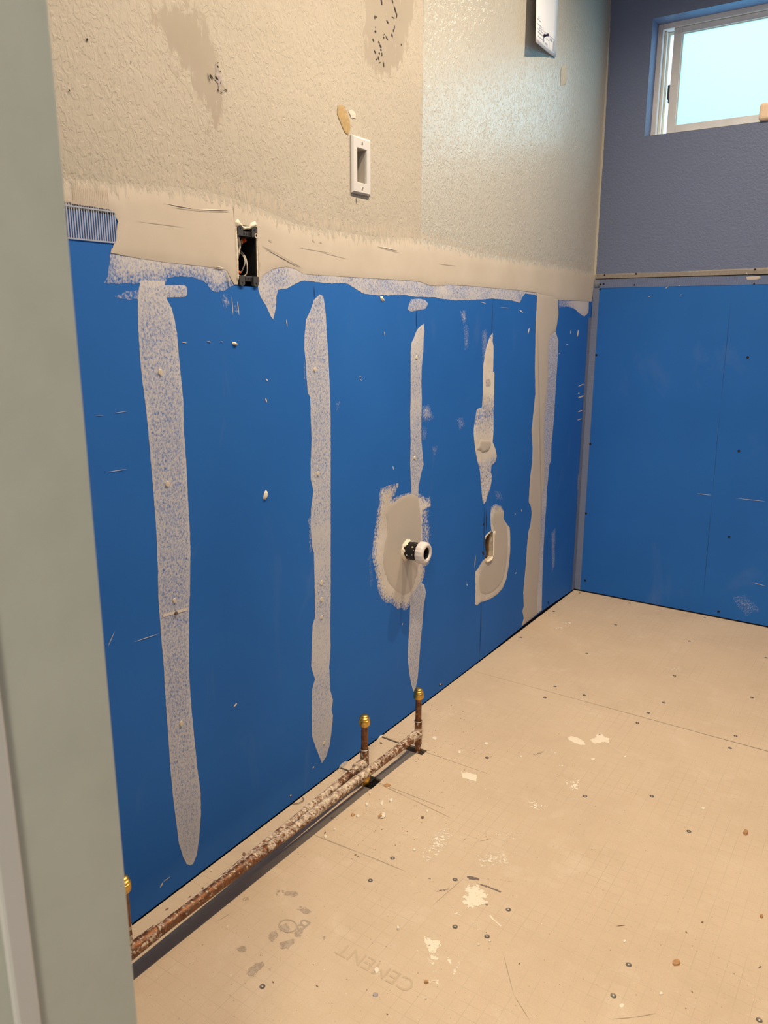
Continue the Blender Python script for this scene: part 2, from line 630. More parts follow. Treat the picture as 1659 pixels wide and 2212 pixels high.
def cdt(poly, holes=(), grid=None, seed=0):
    pts = [Vector(p) for p in poly]
    edges = [(i, (i + 1) % len(poly)) for i in range(len(poly))]
    for h in holes:
        b = len(pts)
        pts += [Vector(p) for p in h]
        edges += [(b + i, b + (i + 1) % len(h)) for i in range(len(h))]
    if grid:
        P = np.asarray(poly)
        rng = np.random.default_rng(seed)
        gx = np.arange(P[:, 0].min(), P[:, 0].max(), grid)
        gy = np.arange(P[:, 1].min(), P[:, 1].max(), grid)
        G = np.array([(x, y) for x in gx for y in gy])
        if len(G):
            G = G + rng.uniform(-0.3, 0.3, G.shape) * grid
            G = G[inside(G, poly)]
            if len(G):
                G = G[edge_dist(G, poly) > grid * 0.35]
            pts += [Vector(g) for g in G]
    vs, es, fs, _, _, _ = delaunay_2d_cdt(pts, edges, [], 0, 1e-6)
    V = np.array([(v.x, v.y) for v in vs])
    Fa = [f for f in fs]
    C = np.array([V[list(f)].mean(axis=0) for f in Fa])
    m = inside(C, poly)
    for h in holes:
        m &= ~inside(C, h)
    return V, [f for f, k in zip(Fa, m) if k]

def orient(plane, V, faces, off):
    """lift 2-D triangles onto a plane with normals into the room"""
    mp = MAPS[plane]
    verts = [mp(u, v, o) for (u, v), o in zip(V, off)]
    out = []
    for f in faces:
        a, b, c = (Vector(verts[i]) for i in f[:3])
        out.append(tuple(f) if (b - a).cross(c - a).dot(NRM[plane]) > 0 else tuple(reversed(f)))
    return verts, out

def board(name, plane, poly, thick, mat, parent, holes=(), off=0.0, core=None):
    V, fs = cdt(poly, holes)
    verts, fs = orient(plane, V, fs, [off] * len(V))
    cnt = {}
    for f in fs:
        for i in range(len(f)):
            e = (f[i], f[(i + 1) % len(f)])
            cnt[e] = 1
    back = {}
    mp = MAPS[plane]
    extra = []
    for (a, b) in list(cnt):
        if (b, a) not in cnt:
            for k in (a, b):
                if k not in back:
                    back[k] = len(verts)
                    verts.append(mp(V[k][0], V[k][1], off - thick))
            extra.append((b, a, back[a], back[b]))
    return from_mesh(name, verts, list(fs) + extra, None, parent, mats=[mat, core or M_GYP], midx=[0] * len(fs) + [1] * len(extra))

def coat(name, plane, poly, mat, parent, label=None, amp=0.0012, step=0.004, seed=1, grid=0.006, thick=0.0007,
         base=0.0003, cov=0.6, edge=None, feather=0.006, profile=None, holes=(), freq=220.0, raw=False, ridge=0.0):
    """a thin layer of compound, a stain or a smear lying on a board. cov: thickness in the middle, edge: at the rim,
    profile(u, v): multiplier."""
    pp = poly if raw else px(plane, poly)
    pp = rough_poly(pp, amp, step, seed, freq)
    V, fs = cdt(pp, holes, grid, seed)
    d = edge_dist(V, pp)
    s = np.clip(d / feather, 0, 1)
    s = s * s * (3 - 2 * s)
    e = cov if edge is None else edge
    c = e + (cov - e) * s
    if profile:
        c = c + np.array([profile(u, v) for u, v in V])
    if ridge:
        c = c + ridge * (d < 0.0022)
    if mat is M_SKIM:
        c = c + 0.05
    off = 0.00014 + (base - 0.00014 + thick * s) * np.clip(c, 0, 1)
    verts, fs = orient(plane, V, fs, off)
    o = from_mesh(name, verts, fs, mat, parent, smooth=True, cov=np.clip(c, 0, 1.6))
    if label:
        o['label'] = label
    return o

def slivers(name, plane, lst, mat, parent, off=0.0006, label=None, raise_mid=0.0004):
    """lst: (x0, y0, x1, y1, width px): short scratches drawn as thin lens shapes, one mesh"""
    vs, fs = [], []
    mp = MAPS[plane]
    for x0, y0, x1, y1, wd in lst:
        a, b = np.array((x0, y0), float), np.array((x1, y1), float)
        d = b - a
        nrm = np.array((-d[1], d[0])) / (np.hypot(*d) + 1e-9)
        m1, m2 = a + d * 0.35, a + d * 0.7
        loop = [a, m1 + nrm * wd * .5, m2 + nrm * wd * .45, b, m2 - nrm * wd * .45, m1 - nrm * wd * .5]
        P = [P2[plane](*q) for q in loop]
        i = len(vs)
        vs += [mp(p[0], p[1], off) for p in P]
        c = np.mean(np.array(P), axis=0)
        vs.append(mp(c[0], c[1], off + raise_mid))
        for k in range(6):
            f = (i + k, i + (k + 1) % 6, i + 6)
            A, Bv, Cv = (Vector(vs[q]) for q in f)
            fs.append(f if (Bv - A).cross(Cv - A).dot(NRM[plane]) > 0 else f[::-1])
    o = from_mesh(name, vs, fs, mat, parent, cov=[1.5] * len(vs))
    if len(lst) > 6:
        o['kind'] = 'stuff'
    if label:
        o['label'] = label
    return o

def disc(name, plane, x, y, r, h, mat, parent, seg=10, off=0.0005, ecc=1.0, jit=0.0, seed=0):
    u, v = P2[plane](x, y)
    rng = random.Random(seed)
    loop = []
    for k in range(seg):
        t = 2 * math.pi * k / seg
        rr = r * (1 + jit * rng.uniform(-1, 1))
        loop.append((u + rr * math.cos(t), v + rr * ecc * math.sin(t)))
    mp = MAPS[plane]
    vs = [mp(a, b, 0.0) for a, b in loop] + [mp(u + (a - u) * .8, v + (b - v) * .8, off + h) for a, b in loop] + [mp(u, v, off + h * 1.1)]
    fs = []
    for k in range(seg):
        k2 = (k + 1) % seg
        fs.append((k, k2, seg + k2, seg + k))
        fs.append((seg + k, seg + k2, 2 * seg))
    o = from_mesh(name, vs, fs, mat, parent)
    bm = bmesh.new(); bm.from_mesh(o.data)
    for f in bm.faces:
        if f.normal.dot(NRM[plane]) < 0:
            f.normal_flip()
    bm.to_mesh(o.data); bm.free()
    return o

def rect(u0, u1, v0, v1):
    return [(u0, v0), (u1, v0), (u1, v1), (u0, v1)]

# ================================================================== STRUCTURE
ROOM_X, ROOM_Y, CEIL = 1.72, -2.676, 2.44
TH = 0.0127

# ---- left wall: framing behind, drywall boards in front
wall_left = boxes('wall_left', [(-0.115, -0.100, -2.79, 0.13, -0.02, CEIL),
                                (-0.100, -0.0128, -2.80, 0.0, -0.006, 0.036),
                                (-0.100, -0.0128, -0.790, -0.752, 0.036, 1.22),
                                (-0.100, -0.0128, -2.10, -2.062, 0.036, 1.10)], M_WOOD)
tag(wall_left, 'left bathroom wall of blue drywall below and cream textured board above', 'wall', kind='structure')
BOXH = rect(-1.8945, -1.8385, 1.1365, 1.2435)
PLC = (-1.507, 1.399)
PLH = rect(PLC[0] - 0.021, PLC[0] + 0.021, PLC[1] - 0.036, PLC[1] + 0.036)
HOLE = px('L', [(1059, 1149), (1064, 1149), (1066, 1153), (1064, 1170), (1064, 1190), (1063, 1202), (1057, 1209), (1050, 1212), (1047, 1205),
                (1050, 1196), (1048, 1182), (1047, 1168), (1051, 1158)])
STUB = (-1.304, 0.488)
STUBH = [(STUB[0] + 0.026 * math.cos(2 * math.pi * k / 24), STUB[1] + 0.026 * math.sin(2 * math.pi * k / 24)) for k in range(24)]
b1 = board('drywall_board', 'L', [(-2.79, 0.0022), (-1.0, 0.0022), (-0.75, 0.004), (-0.452, 0.011), (-0.4505, 1.2315), (-2.79, 1.2315)],
           TH, M_BLUE, wall_left, holes=[BOXH, HOLE, STUBH])
b1['label'] = 'wide blue lower drywall board with the drain hole'
b2 = board('drywall_board', 'L', [(-0.4485, 0.011), (-0.30, 0.012), (-0.12, 0.007), (-0.003, 0.003), (-0.003, 1.2315), (-0.4485, 1.2315)],
           TH, M_BLUE, wall_left)
b2['label'] = 'narrow blue lower drywall board next to the corner'
YE = YEDGE
u1 = board('upper_board', 'L', [(-2.79, 1.2335), (YE, 1.2335), (YE, CEIL), (-2.79, CEIL)], TH, M_WALLP, wall_left, holes=[BOXH, PLH])
u1['label'] = 'matte tan textured upper wall section'
u2 = board('upper_board', 'L', [(YE + 0.0006, 1.2335), (0.0, 1.2335), (0.0, CEIL), (YE + 0.0006, CEIL)], TH, M_WALLP, wall_left)
u2['label'] = 'glossy cream painted textured upper wall section'

# ---- back wall with the window opening
WX0, WX1, WZ0, WZ1 = 0.151, 1.03, 1.709, 2.078
wall_back = boxes('wall_back', [(-0.115, ROOM_X, 0.1305, 0.14, -0.02, WZ0 - 0.03), (-0.115, ROOM_X, 0.1305, 0.14, WZ1 + 0.03, CEIL),
                                (-0.115, WX0 - 0.03, 0.1305, 0.14, WZ0 - 0.03, WZ1 + 0.03), (WX1 + 0.03, ROOM_X, 0.1305, 0.14, WZ0 - 0.03, WZ1 + 0.03),
                                (-0.01, ROOM_X, 0.0128, 0.10, -0.006, 0.036)], M_WOOD)
tag(wall_back, 'back wall with slate grey paint above blue drywall and a high window', 'wall', kind='structure')
bb = board('drywall_board', 'B', [(0.0, 0.004), (ROOM_X, 0.004), (ROOM_X, 1.2295), (0.0, 1.2295)], TH, M_BLUE, wall_back)
gz = B(1400, 589)[1]
ub = board('upper_board', 'B', [(0.0, 1.2325), (ROOM_X, 1.2325), (ROOM_X, CEIL), (0.0, CEIL)], TH, M_GREY, wall_back,
           holes=[rect(WX0 - 0.0006, WX1 + 0.0006, WZ0 - 0.0006, WZ1 + 0.0006)])
ub['label'] = 'slate grey painted upper wall around the window'
# painted returns of the window opening
bm = bmesh.new()
RD = 0.072
for a, b in (((WX0, WZ0), (WX0, WZ1)), ((WX0, WZ1), (WX1, WZ1)), ((WX1, WZ1), (WX1, WZ0)), ((WX1, WZ0), (WX0, WZ0))):
    n = 24
    prev = None
    for i in range(n + 1):
        t = i / n
        u, v = a[0] + (b[0] - a[0]) * t, a[1] + (b[1] - a[1]) * t
        cur = (bm.verts.new((u, -0.0002, v)), bm.verts.new((u, RD, v)))
        if prev:
            bm.faces.new((prev[0], cur[0], cur[1], prev[1]))
        prev = cur
rv = from_bm('window_reveal', bm, M_GREY, wall_back, recalc=False)
bm = bmesh.new(); bm.from_mesh(rv.data)
cen = Vector(((WX0 + WX1) / 2, 0.03, (WZ0 + WZ1) / 2))
for f in bm.faces:
    if f.normal.dot(cen - f.calc_center_median()) < 0:
        f.normal_flip()
bm.to_mesh(rv.data); bm.free()
rv['label'] = 'grey painted window returns catching daylight'

# bare board strip between the grey paint and the seam
strip_poly = [B(1285, 592.5), B(1340, 590.5), B(1400, 589), B(1470, 586.5), B(1540, 583), B(1600, 580.5), B(1659, 578), (ROOM_X, B(1659, 578)[1]), (ROOM_X, 1.2328), (0.001, 1.2328)]
bs = coat('bare_strip', 'B', strip_poly, M_BARE, wall_back, 'bare beige board strip above the seam', amp=0.0007, step=0.006, seed=4, grid=None, thick=0.0003, raw=True)

# ---- ceiling, right wall, front wall, hallway
ceil = boxes('ceiling', [(-0.115, ROOM_X + 0.1, -2.79, 0.14, CEIL, CEIL + 0.05)], M_CEIL)
tag(ceil, 'plain white bathroom ceiling out of view', 'ceiling', kind='structure')
wr = boxes('wall_right', [(ROOM_X, ROOM_X + 0.1, -2.676, 0.14, -0.02, CEIL)], M_GREY)
tag(wr, 'plain right bathroom wall out of view', 'wall', kind='structure')
JX = 0.62
wf = boxes('wall_front', [(-0.115, JX - 0.018, -2.79, -2.676, -0.02, CEIL), (1.42, ROOM_X + 0.1, -2.79, -2.676, -0.02, CEIL),
                          (JX - 0.018, 1.42, -2.79, -2.676, 2.05, CEIL)], M_GREY)
tag(wf, 'front wall with the open doorway the view looks through', 'wall', kind='structure')
bm = bmesh.new()
box_into(bm, -0.6, 2.6, -4.6, -2.792, -0.02, CEIL)
bmesh.ops.recalc_face_normals(bm, faces=bm.faces)
for f in list(bm.faces):
    f.normal_flip()
    c = f.calc_center_median()
    if abs(c.y + 2.792) < 1e-4:
        bm.faces.remove(f)
wh = from_bm('wall_hallway', bm, M_WHITE, None, recalc=False)
tag(wh, 'plain hallway walls behind the viewpoint', 'wall', kind='structure')

# ---- floor
floor = boxes('floor', [(-0.115, ROOM_X, -2.79, 0.13, -0.05, -0.0066)], M_CAVITY)
tag(floor, 'sand coloured cement board floor with screws and plaster crumbs', 'floor', kind='structure')
YS1, YS2, YS3 = -0.928, -1.846, -2.79
g, g2 = 0.00018, 0.00006
p1 = board('cement_board', 'F', [(0.002, YS1 + g), (ROOM_X, YS1 + g + 0.004), (ROOM_X, -0.0045), (0.002, -0.0045)], 0.006, M_FLOOR, floor, core=M_CEMCORE)
s1, s2 = -1.425, -1.606
def slot(yc, hw, xend, hx0, hx1, hh):
    """a saw cut running in from the wall with a cut-out round a pipe"""
    return [(0.002, yc - hw), (hx0, yc - hw), (hx0, yc - hh), (hx1, yc - hh), (hx1, yc - 0.0006), (xend, yc - 0.0004), (xend, yc + 0.0004), (hx1, yc + 0.0006),
            (hx1, yc + hh * .45), (hx0, yc + hh * .45), (hx0, yc + hw), (0.002, yc + hw)]
outl = [(0.002, YS2 + g2)] + slot(s2, 0.0035, 0.30, 0.070, 0.118, 0.032) + slot(s1, 0.004, 0.315, 0.085, 0.140, 0.018) + \
       [(0.002, YS1 - g), (ROOM_X, YS1 - g), (ROOM_X, YS2 + g2)]
p2 = board('cement_board', 'F', outl, 0.006, M_FLOOR, floor, core=M_CEMCORE)
p3 = board('cement_board', 'F', [(0.002, YS3), (ROOM_X, YS3), (ROOM_X, YS2 - g2), (0.002, YS2 - g2)], 0.006, M_FLOOR, floor, core=M_CEMCORE)

# ---- door jamb in the foreground
trim = boxes('trim_1', [(JX - 0.017, JX, -2.79, -2.6765, 0.001, 2.05)], M_TRIM, None, bevel=0.0015)
tag(trim, 'blurred sage green door jamb filling the left edge', 'door jamb', kind='structure')
yb = onplane(55, 2212, 0, JX)[1]
bead = boxes('stop_bead', [(JX - 0.0005, JX + 0.006, yb - 0.0085, yb + 0.0085, 0.002, 2.045)], M_TRIM2, trim, bevel=0.0025)

# ================================================================== WINDOW
win = empty('window_1', (WX0, 0.072, WZ0))
tag(win, 'small high sliding window with frosted panes and beige vinyl frame', 'window', kind='structure')
def wpart(name, lst, mat, bevel=0.0015):
    o = boxes(name, lst, mat, None, bevel=bevel)
    return keep(o, win)
fy0, fy1 = 0.072, 0.13
fl, ft = 0.0165, 0.017
wpart('frame_side', [(WX0 - 0.012, WX0 + fl, fy0, fy1, WZ0 - 0.01, WZ1 + 0.01)], M_VINYL)
wpart('frame_side', [(WX1 - fl, WX1 + 0.012, fy0, fy1, WZ0 - 0.01, WZ1 + 0.01)], M_VINYL)
wpart('frame_top', [(WX0 + fl + 0.0002, WX1 - fl - 0.0002, fy0, fy1, WZ1 - ft, WZ1 + 0.01)], M_VINYL)
wpart('frame_bottom', [(WX0 + fl + 0.0002, WX1 - fl - 0.0002, fy0, fy1, WZ0 - 0.01, WZ0 + ft - 0.003)], M_VINYL)
# inner channel lip, lit by the daylight
wpart('channel_lip', [(WX0 + fl + 0.0004, WX0 + fl + 0.009, fy0 + 0.022, fy1, WZ0 + ft, WZ1 - ft - 0.001)], M_VINYL2)
wpart('channel_lip', [(WX0 + fl + 0.0095, WX0 + fl + 0.0165, fy0 + 0.038, fy1, WZ0 + ft, WZ1 - ft - 0.012)], M_VINYL2, 0.001)
wpart('channel_lip', [(WX0 + fl + 0.0095, 0.222, fy0 + 0.038, fy1, WZ1 - ft - 0.0115, WZ1 - ft - 0.001)], M_VINYL2, 0.001)
# sliding sash
SX0, SX1 = 0.2035, WX1 - fl - 0.001
sy0, sy1 = fy0 + 0.006, fy0 + 0.030
st, sb, ss = WZ1 - ft - 0.001, WZ0 + ft - 0.002, 0.0285
wpart('sash_stile', [(SX0, SX0 + ss, sy0, sy1, sb, st)], M_VINYL)
wpart('sash_stile', [(SX1 - ss, SX1, sy0, sy1, sb, st)], M_VINYL)
wpart('sash_rail', [(SX0 + ss + 0.0002, SX1 - ss - 0.0002, sy0, sy1, st - 0.019, st)], M_VINYL)
wpart('sash_rail', [(SX0 + ss + 0.0002, SX1 - ss - 0.0002, sy0, sy1, sb, sb + 0.026)], M_VINYL)
gl = wpart('frosted_pane', [(SX0 + ss - 0.004, SX1 - ss + 0.004, sy0 + 0.0125, sy0 + 0.0135, sb + 0.022, st - 0.015)], M_GLASS, 0.0)
# keep only the face towards the room so light passes one rough surface
bm = bmesh.new(); bm.from_mesh(gl.data)
bmesh.ops.delete(bm, geom=[f for f in bm.faces if f.normal.y > -0.9], context='FACES')
bm.to_mesh(gl.data); bm.free()
gl['label'] = 'frosted pane glowing pale cyan with daylight'
wpart('glazing_bead', [(SX0 + ss, SX0 + ss + 0.004, sy0 + 0.004, sy0 + 0.012, sb + 0.026, st - 0.019)], M_VINYL2, 0.0005)
wpart('glazing_bead', [(SX0 + ss + 0.004, SX1 - ss, sy0 + 0.004, sy0 + 0.012, st - 0.0225, st - 0.0195)], M_VINYL2, 0.0005)
wpart('latch', [(SX0 - 0.0085, SX0 - 0.0005, sy0 + 0.004, sy1 - 0.004, 1.838, 1.885), (SX0 - 0.0055, SX0 - 0.0005, sy0 + 0.006, sy1 - 0.006, 1.826, 1.838)], M_BOXP, 0.002)

# cream block standing on the sill
blk = boxes('sill_block', [(0.5185, 0.60, -0.012, 0.050, WZ0 + 0.0006, WZ0 + 0.056)], M_BLOCK, None, bevel=0.011, seg=4)
tag(blk, 'small peach cream rounded block on the window sill at the right edge', 'block')

# ================================================================== LEFT WALL COMPOUND
def prof(points, axis=1):
    """coverage offset by height; points given as (pixel x, pixel y, offset) on the left wall"""
    P = sorted((L(x, y)[1], o) for x, y, o in points)
    zs, os_ = [p[0] for p in P], [p[1] for p in P]
    return lambda u, v: float(np.interp(v, zs, os_))

S1 = [(303, 606), (298, 640), (298, 700), (302, 770), (308, 830), (315, 880), (320, 930), (325, 990), (330, 1050), (335, 1110), (339, 1170), (341, 1240),
      (342, 1290), (345, 1330), (348, 1380), (353, 1430), (357, 1500), (360, 1545), (364, 1600), (368, 1660), (374, 1725), (381, 1780), (386, 1820), (395, 1850),
      (403, 1866), (410, 1869), (417, 1866), (425, 1845), (430, 1810), (434, 1760), (433, 1710), (426, 1660), (420, 1600), (415, 1550), (411, 1500), (408, 1450),
      (408, 1400), (408, 1330), (410, 1280), (411, 1200), (410, 1150), (406, 1080), (402, 1000), (397, 930), (396, 870), (392, 830), (387, 780), (382, 720),
      (377, 690), (370, 665), (362, 650), (357, 640), (355, 606)]
strip1 = coat('compound_strip', 'L', S1, M_SKIM, wall_left, 'leftmost long grey compound strip on the blue board', amp=0.0007, seed=11, cov=0.60, edge=0.72, feather=0.010,
              profile=prof([(350, 640, 0.12), (350, 720, 0.0), (350, 1000, 0.02), (370, 1300, 0.0), (390, 1600, 0.04), (410, 1760, 0.12), (410, 1860, 0.22)]), ridge=0.12)
coat('compound_smear', 'L', [(335, 616), (398, 616), (404, 621), (404, 638), (397, 642), (340, 643)], M_SKIM, wall_left, amp=0.0008, seed=12, cov=0.62, edge=0.66)
coat('compound_smear', 'L', [(246, 641), (270, 630), (302, 626), (302, 646), (268, 647)], M_SKIM, wall_left, amp=0.0020, seed=13, cov=0.48, edge=0.18, feather=0.012)

S2 = [(690, 636), (678, 648), (670, 672), (661, 690), (658, 720), (657, 750), (660, 780), (662, 815), (665, 850), (670, 857), (671, 900), (673, 950),
      (671, 1000), (671, 1035), (677, 1060), (672, 1100), (671, 1140), (674, 1180), (678, 1195), (679, 1240), (680, 1300), (680, 1335), (675, 1350), (673, 1400),
      (672, 1440), (680, 1467), (674, 1490), (673, 1540), (674, 1590), (682, 1615), (688, 1630), (695, 1648), (704, 1635), (712, 1610), (718, 1560), (719, 1545),
      (716, 1535), (719, 1512), (713, 1490), (712, 1470), (711, 1440), (714, 1400), (713, 1350), (714, 1300), (714, 1200), (714, 1130), (714, 1000), (714, 900),
      (712, 830), (709, 770), (706, 730), (704, 690), (702, 665), (698, 640)]
strip2 = coat('compound_strip', 'L', S2, M_SKIM, wall_left, 'second compound strip from the left, ending above the middle copper riser', amp=0.0008, seed=21, cov=0.64, edge=0.72, feather=0.010,
              profile=prof([(690, 640, -0.10), (690, 700, 0.0), (690, 1000, 0.02), (690, 1120, 0.05), (690, 1150, 0.30), (690, 1180, 0.16), (690, 1220, 0.24), (690, 1260, 0.05), (690, 1330, 0.05),
                            (690, 1360, 0.26), (690, 1440, 0.26), (690, 1475, 0.06), (690, 1540, 0.12), (690, 1600, 0.28), (690, 1640, 0.06)]), ridge=0.1)
coat('compound_smear', 'L', [(655, 790), (659, 780), (660, 815), (656, 822)], M_SKIM, wall_left, amp=0.002, seed=22, cov=0.30, edge=0.1)
coat('compound_smear', 'L', [(666, 1120), (672, 1115), (673, 1190), (669, 1195)], M_SKIM, wall_left, amp=0.002, seed=23, cov=0.40, edge=0.15)

S3 = [(915, 699), (905, 707), (898, 718), (893, 732), (889, 740), (887, 760), (887, 800), (887, 850), (886, 900), (887, 950), (886, 1000), (887, 1030), (889, 1070),
      (903, 1070), (904, 1050), (910, 1020), (915, 1003), (913, 985), (910, 950), (910, 900), (911, 860), (910, 830), (911, 790), (914, 760), (915, 730), (917, 715)]
strip3 = coat('compound_strip', 'L', S3, M_SKIM, wall_left, 'narrow compound strip running down into the patch round the drain pipe', amp=0.0008, seed=31, cov=0.66, edge=0.70, feather=0.008,
              profile=prof([(900, 700, 0.18), (900, 750, 0.22), (900, 780, 0.04), (900, 840, 0.02), (900, 870, 0.18), (900, 900, 0.0), (900, 1000, -0.03), (900, 1055, 0.06), (900, 1068, 0.30)]), ridge=0.1)
S3b = [(886, 1285), (886, 1300), (885, 1330), (883, 1370), (881, 1400), (881, 1430), (884, 1455), (889, 1480), (893, 1494), (897, 1490), (902, 1465), (905, 1430), (908, 1390),
       (912, 1350), (915, 1310), (920, 1280), (916, 1262), (905, 1258), (890, 1262)]
strip3b = coat('compound_strip', 'L', S3b, M_SKIM, wall_left, 'short pointed compound strip below the drain pipe patch', amp=0.0008, seed=32, cov=0.70, edge=0.74, feather=0.008, ridge=0.1)
coat('compound_smear', 'L', [(888, 647), (905, 645), (918, 648), (925, 656), (919, 667), (905, 670), (888, 673), (880, 668), (884, 655)], M_SKIM, wall_left,
     'small oval compound dab under the long band', amp=0.0010, seed=33, cov=0.55, edge=0.5)

S4 = [(1064, 719), (1058, 727), (1052, 745), (1047, 765), (1044, 790), (1043, 820), (1043, 850), (1041, 880), (1030, 884), (1026, 905), (1023, 930), (1024, 950),
      (1027, 975), (1032, 1000), (1034, 1007), (1037, 1020), (1038, 1040), (1040, 1060), (1042, 1080), (1045, 1089), (1050, 1082), (1053, 1070), (1060, 1050), (1063, 1030),
      (1060, 1020), (1062, 1005), (1070, 998), (1073, 985), (1070, 970), (1064, 955), (1066, 930), (1066, 900), (1067, 860), (1068, 805), (1065, 803), (1066, 770),
      (1066, 748), (1064, 738), (1065, 722)]
strip4 = coat('compound_strip', 'L', S4, M_MUDW, wall_left, 'jagged white compound strip above the open wall hole', amp=0.0008, seed=41, cov=0.95, edge=0.95, feather=0.006,
              profile=prof([(1050, 725, -0.35), (1050, 745, 0.1), (1050, 850, 0.05), (1050, 870, -0.25), (1050, 895, -0.42), (1050, 930, -0.15), (1050, 950, 0.05), (1050, 985, 0.1),
                            (1050, 1000, -0.30), (1050, 1035, -0.32), (1050, 1080, -0.25)]))
coat('compound_dab', 'L', [(1036, 948), (1050, 948), (1060, 950), (1060, 962), (1054, 975), (1040, 980), (1038, 976), (1028, 972), (1033, 960)], M_MUDGREY, strip4, amp=0.0010, seed=42, cov=1.3, thick=0.003)
coat('compound_dab', 'L', [(1046, 815), (1062, 812), (1062, 840), (1046, 842)], M_MUDGREY, strip4, amp=0.0030, seed=43, cov=0.9, edge=0.2, feather=0.014, base=0.0011)

# patch round the drain pipe
RING = [(822, 1056), (836, 1050), (850, 1046), (862, 1043), (856, 1062), (850, 1076), (868, 1068), (885, 1064), (902, 1064), (918, 1075), (926, 1077), (928, 1069), (931, 1090), (930, 1110), (933, 1130),
        (935, 1150), (933, 1175), (930, 1200), (926, 1218), (918, 1224), (917, 1245), (912, 1258), (905, 1280), (890, 1300), (880, 1315), (872, 1320), (868, 1312), (860, 1317),
        (850, 1308), (843, 1302), (833, 1302), (822, 1290), (815, 1270), (812, 1240), (807, 1220), (803, 1200), (806, 1170), (810, 1140), (813, 1118), (815, 1108), (819, 1085), (820, 1065)]
ringp = coat('compound_patch', 'L', RING, M_MUDW, wall_left, 'oval white compound patch round the black drain pipe', amp=0.0014, seed=51, cov=0.98, edge=0.42, feather=0.030,
             profile=lambda u, v: (-0.55 if u > L(911, 1150)[0] and L(911, 1100)[1] > v > L(911, 1215)[1] else 0.0), holes=[STUBH], grid=0.005)
RIN = [(850, 1085), (868, 1072), (886, 1067), (902, 1072), (905, 1090), (908, 1120), (909, 1145), (908, 1180), (904, 1215), (900, 1240), (893, 1265), (884, 1280), (870, 1286), (855, 1277),
       (840, 1260), (830, 1235), (826, 1210), (830, 1180), (836, 1150), (835, 1125), (831, 1110), (838, 1095)]
coat('smooth_centre', 'L', RIN, M_MUDGREY, ringp, amp=0.0010, seed=52, cov=1.3, edge=1.1, feather=0.004, base=0.0011, holes=[STUBH])
# J-shaped patch beside the open hole
JP = [(1060, 1095), (1070, 1088), (1082, 1092), (1088, 1105), (1088, 1122), (1095, 1132), (1101, 1140), (1102, 1160), (1102, 1190), (1099, 1220), (1094, 1250), (1086, 1270),
      (1075, 1283), (1062, 1292), (1048, 1298), (1038, 1301), (1030, 1308), (1026, 1305), (1027, 1280), (1026, 1250), (1027, 1235), (1034, 1225), (1042, 1212), (1048, 1206),
      (1056, 1195), (1062, 1172), (1062, 1150), (1060, 1135), (1059, 1118)]
jp = coat('compound_patch', 'L', JP, M_MUDW, wall_left, 'J-shaped compound patch hugging the open wall hole', amp=0.0010, seed=53, cov=1.1, edge=0.75, feather=0.008, holes=[HOLE],
          profile=prof([(1070, 1088, -0.5), (1070, 1104, -0.3), (1070, 1110, 0.0), (1070, 1300, 0.0)]), grid=0.005)
JI = [(1066, 1108), (1086, 1106), (1087, 1125), (1094, 1138), (1096, 1160), (1096, 1190), (1092, 1225), (1086, 1250), (1076, 1268), (1062, 1280), (1048, 1285), (1037, 1280), (1034, 1260), (1035, 1240),
      (1042, 1222), (1056, 1210), (1066, 1195), (1068, 1150), (1063, 1130)]
coat('smooth_centre', 'L', JI, M_MUDGREY, jp, amp=0.0008, seed=54, cov=1.3, feather=0.004, base=0.0011, holes=[HOLE])

# horizontal band: wiped edge below, solid compound above
SKB = [(240, 536), (238, 552), (236, 575), (232, 595), (226, 612), (260, 613), (300, 612), (345, 613), (356, 616), (362, 600), (385, 597), (400, 597), (415, 599), (430, 605), (448, 612),
       (455, 626), (465, 632), (483, 628), (492, 622), (500, 618), (512, 612), (512, 560), (400, 540), (300, 530)]
sk1 = coat('band_edge', 'L', SKB, M_SKIM, wall_left, 'wiped compound edge left of the electrical box', amp=0.0016, seed=61, cov=0.74, edge=0.42, feather=0.022, holes=[BOXH],
           profile=prof([(300, 612, -0.10), (300, 585, -0.05), (300, 560, 0.1)]), grid=0.005)
SKC = [(556, 570), (557, 622), (562, 640), (575, 662), (585, 684), (590, 690), (595, 668), (597, 640), (600, 626), (620, 622), (640, 612), (655, 606), (690, 610), (715, 612), (735, 611), (752, 613),
       (770, 625), (783, 633), (800, 637), (840, 638), (870, 637), (900, 641), (940, 642), (950, 645), (985, 649), (1010, 648), (1040, 647), (1065, 645), (1090, 647), (1110, 650), (1122, 654),
       (1128, 642), (1134, 634), (1150, 636), (1166, 640), (1168, 626), (1100, 612), (1000, 605), (900, 592), (800, 585), (700, 578), (620, 565)]
sk2 = coat('band_edge', 'L', SKC, M_SKIM, wall_left, 'wiped compound edge right of the electrical box', amp=0.0012, seed=62, cov=0.66, edge=0.70, feather=0.012,
           profile=lambda u, v: 0.25 * mnoise.noise(Vector((u * 16, v * 30, 2))) + (0.10 if u < L(720, 600)[0] else 0.0), grid=0.005, ridge=0.12)
BAND = [(108, 380), (200, 390), (300, 398), (380, 404), (440, 414), (500, 428), (560, 450), (640, 484), (720, 498), (800, 511), (900, 514), (960, 528), (1040, 547), (1100, 556), (1200, 571), (1285, 587),
        (1279, 640), (1277, 652), (1240, 649), (1205, 648), (1167, 636), (1160, 632), (1110, 626), (1060, 622), (1020, 618), (965, 615), (950, 618), (930, 617), (905, 608), (850, 604),
        (780, 600), (720, 596), (700, 595), (655, 592), (640, 583), (620, 576), (590, 580), (568, 594), (560, 606), (550, 616), (505, 614), (497, 600), (489, 584), (470, 578), (440, 576),
        (400, 571), (350, 566), (290, 556), (252, 549), (238, 545), (244, 530), (250, 520), (251, 500), (253, 478), (246, 460), (235, 452), (200, 447), (156, 440), (112, 433)]
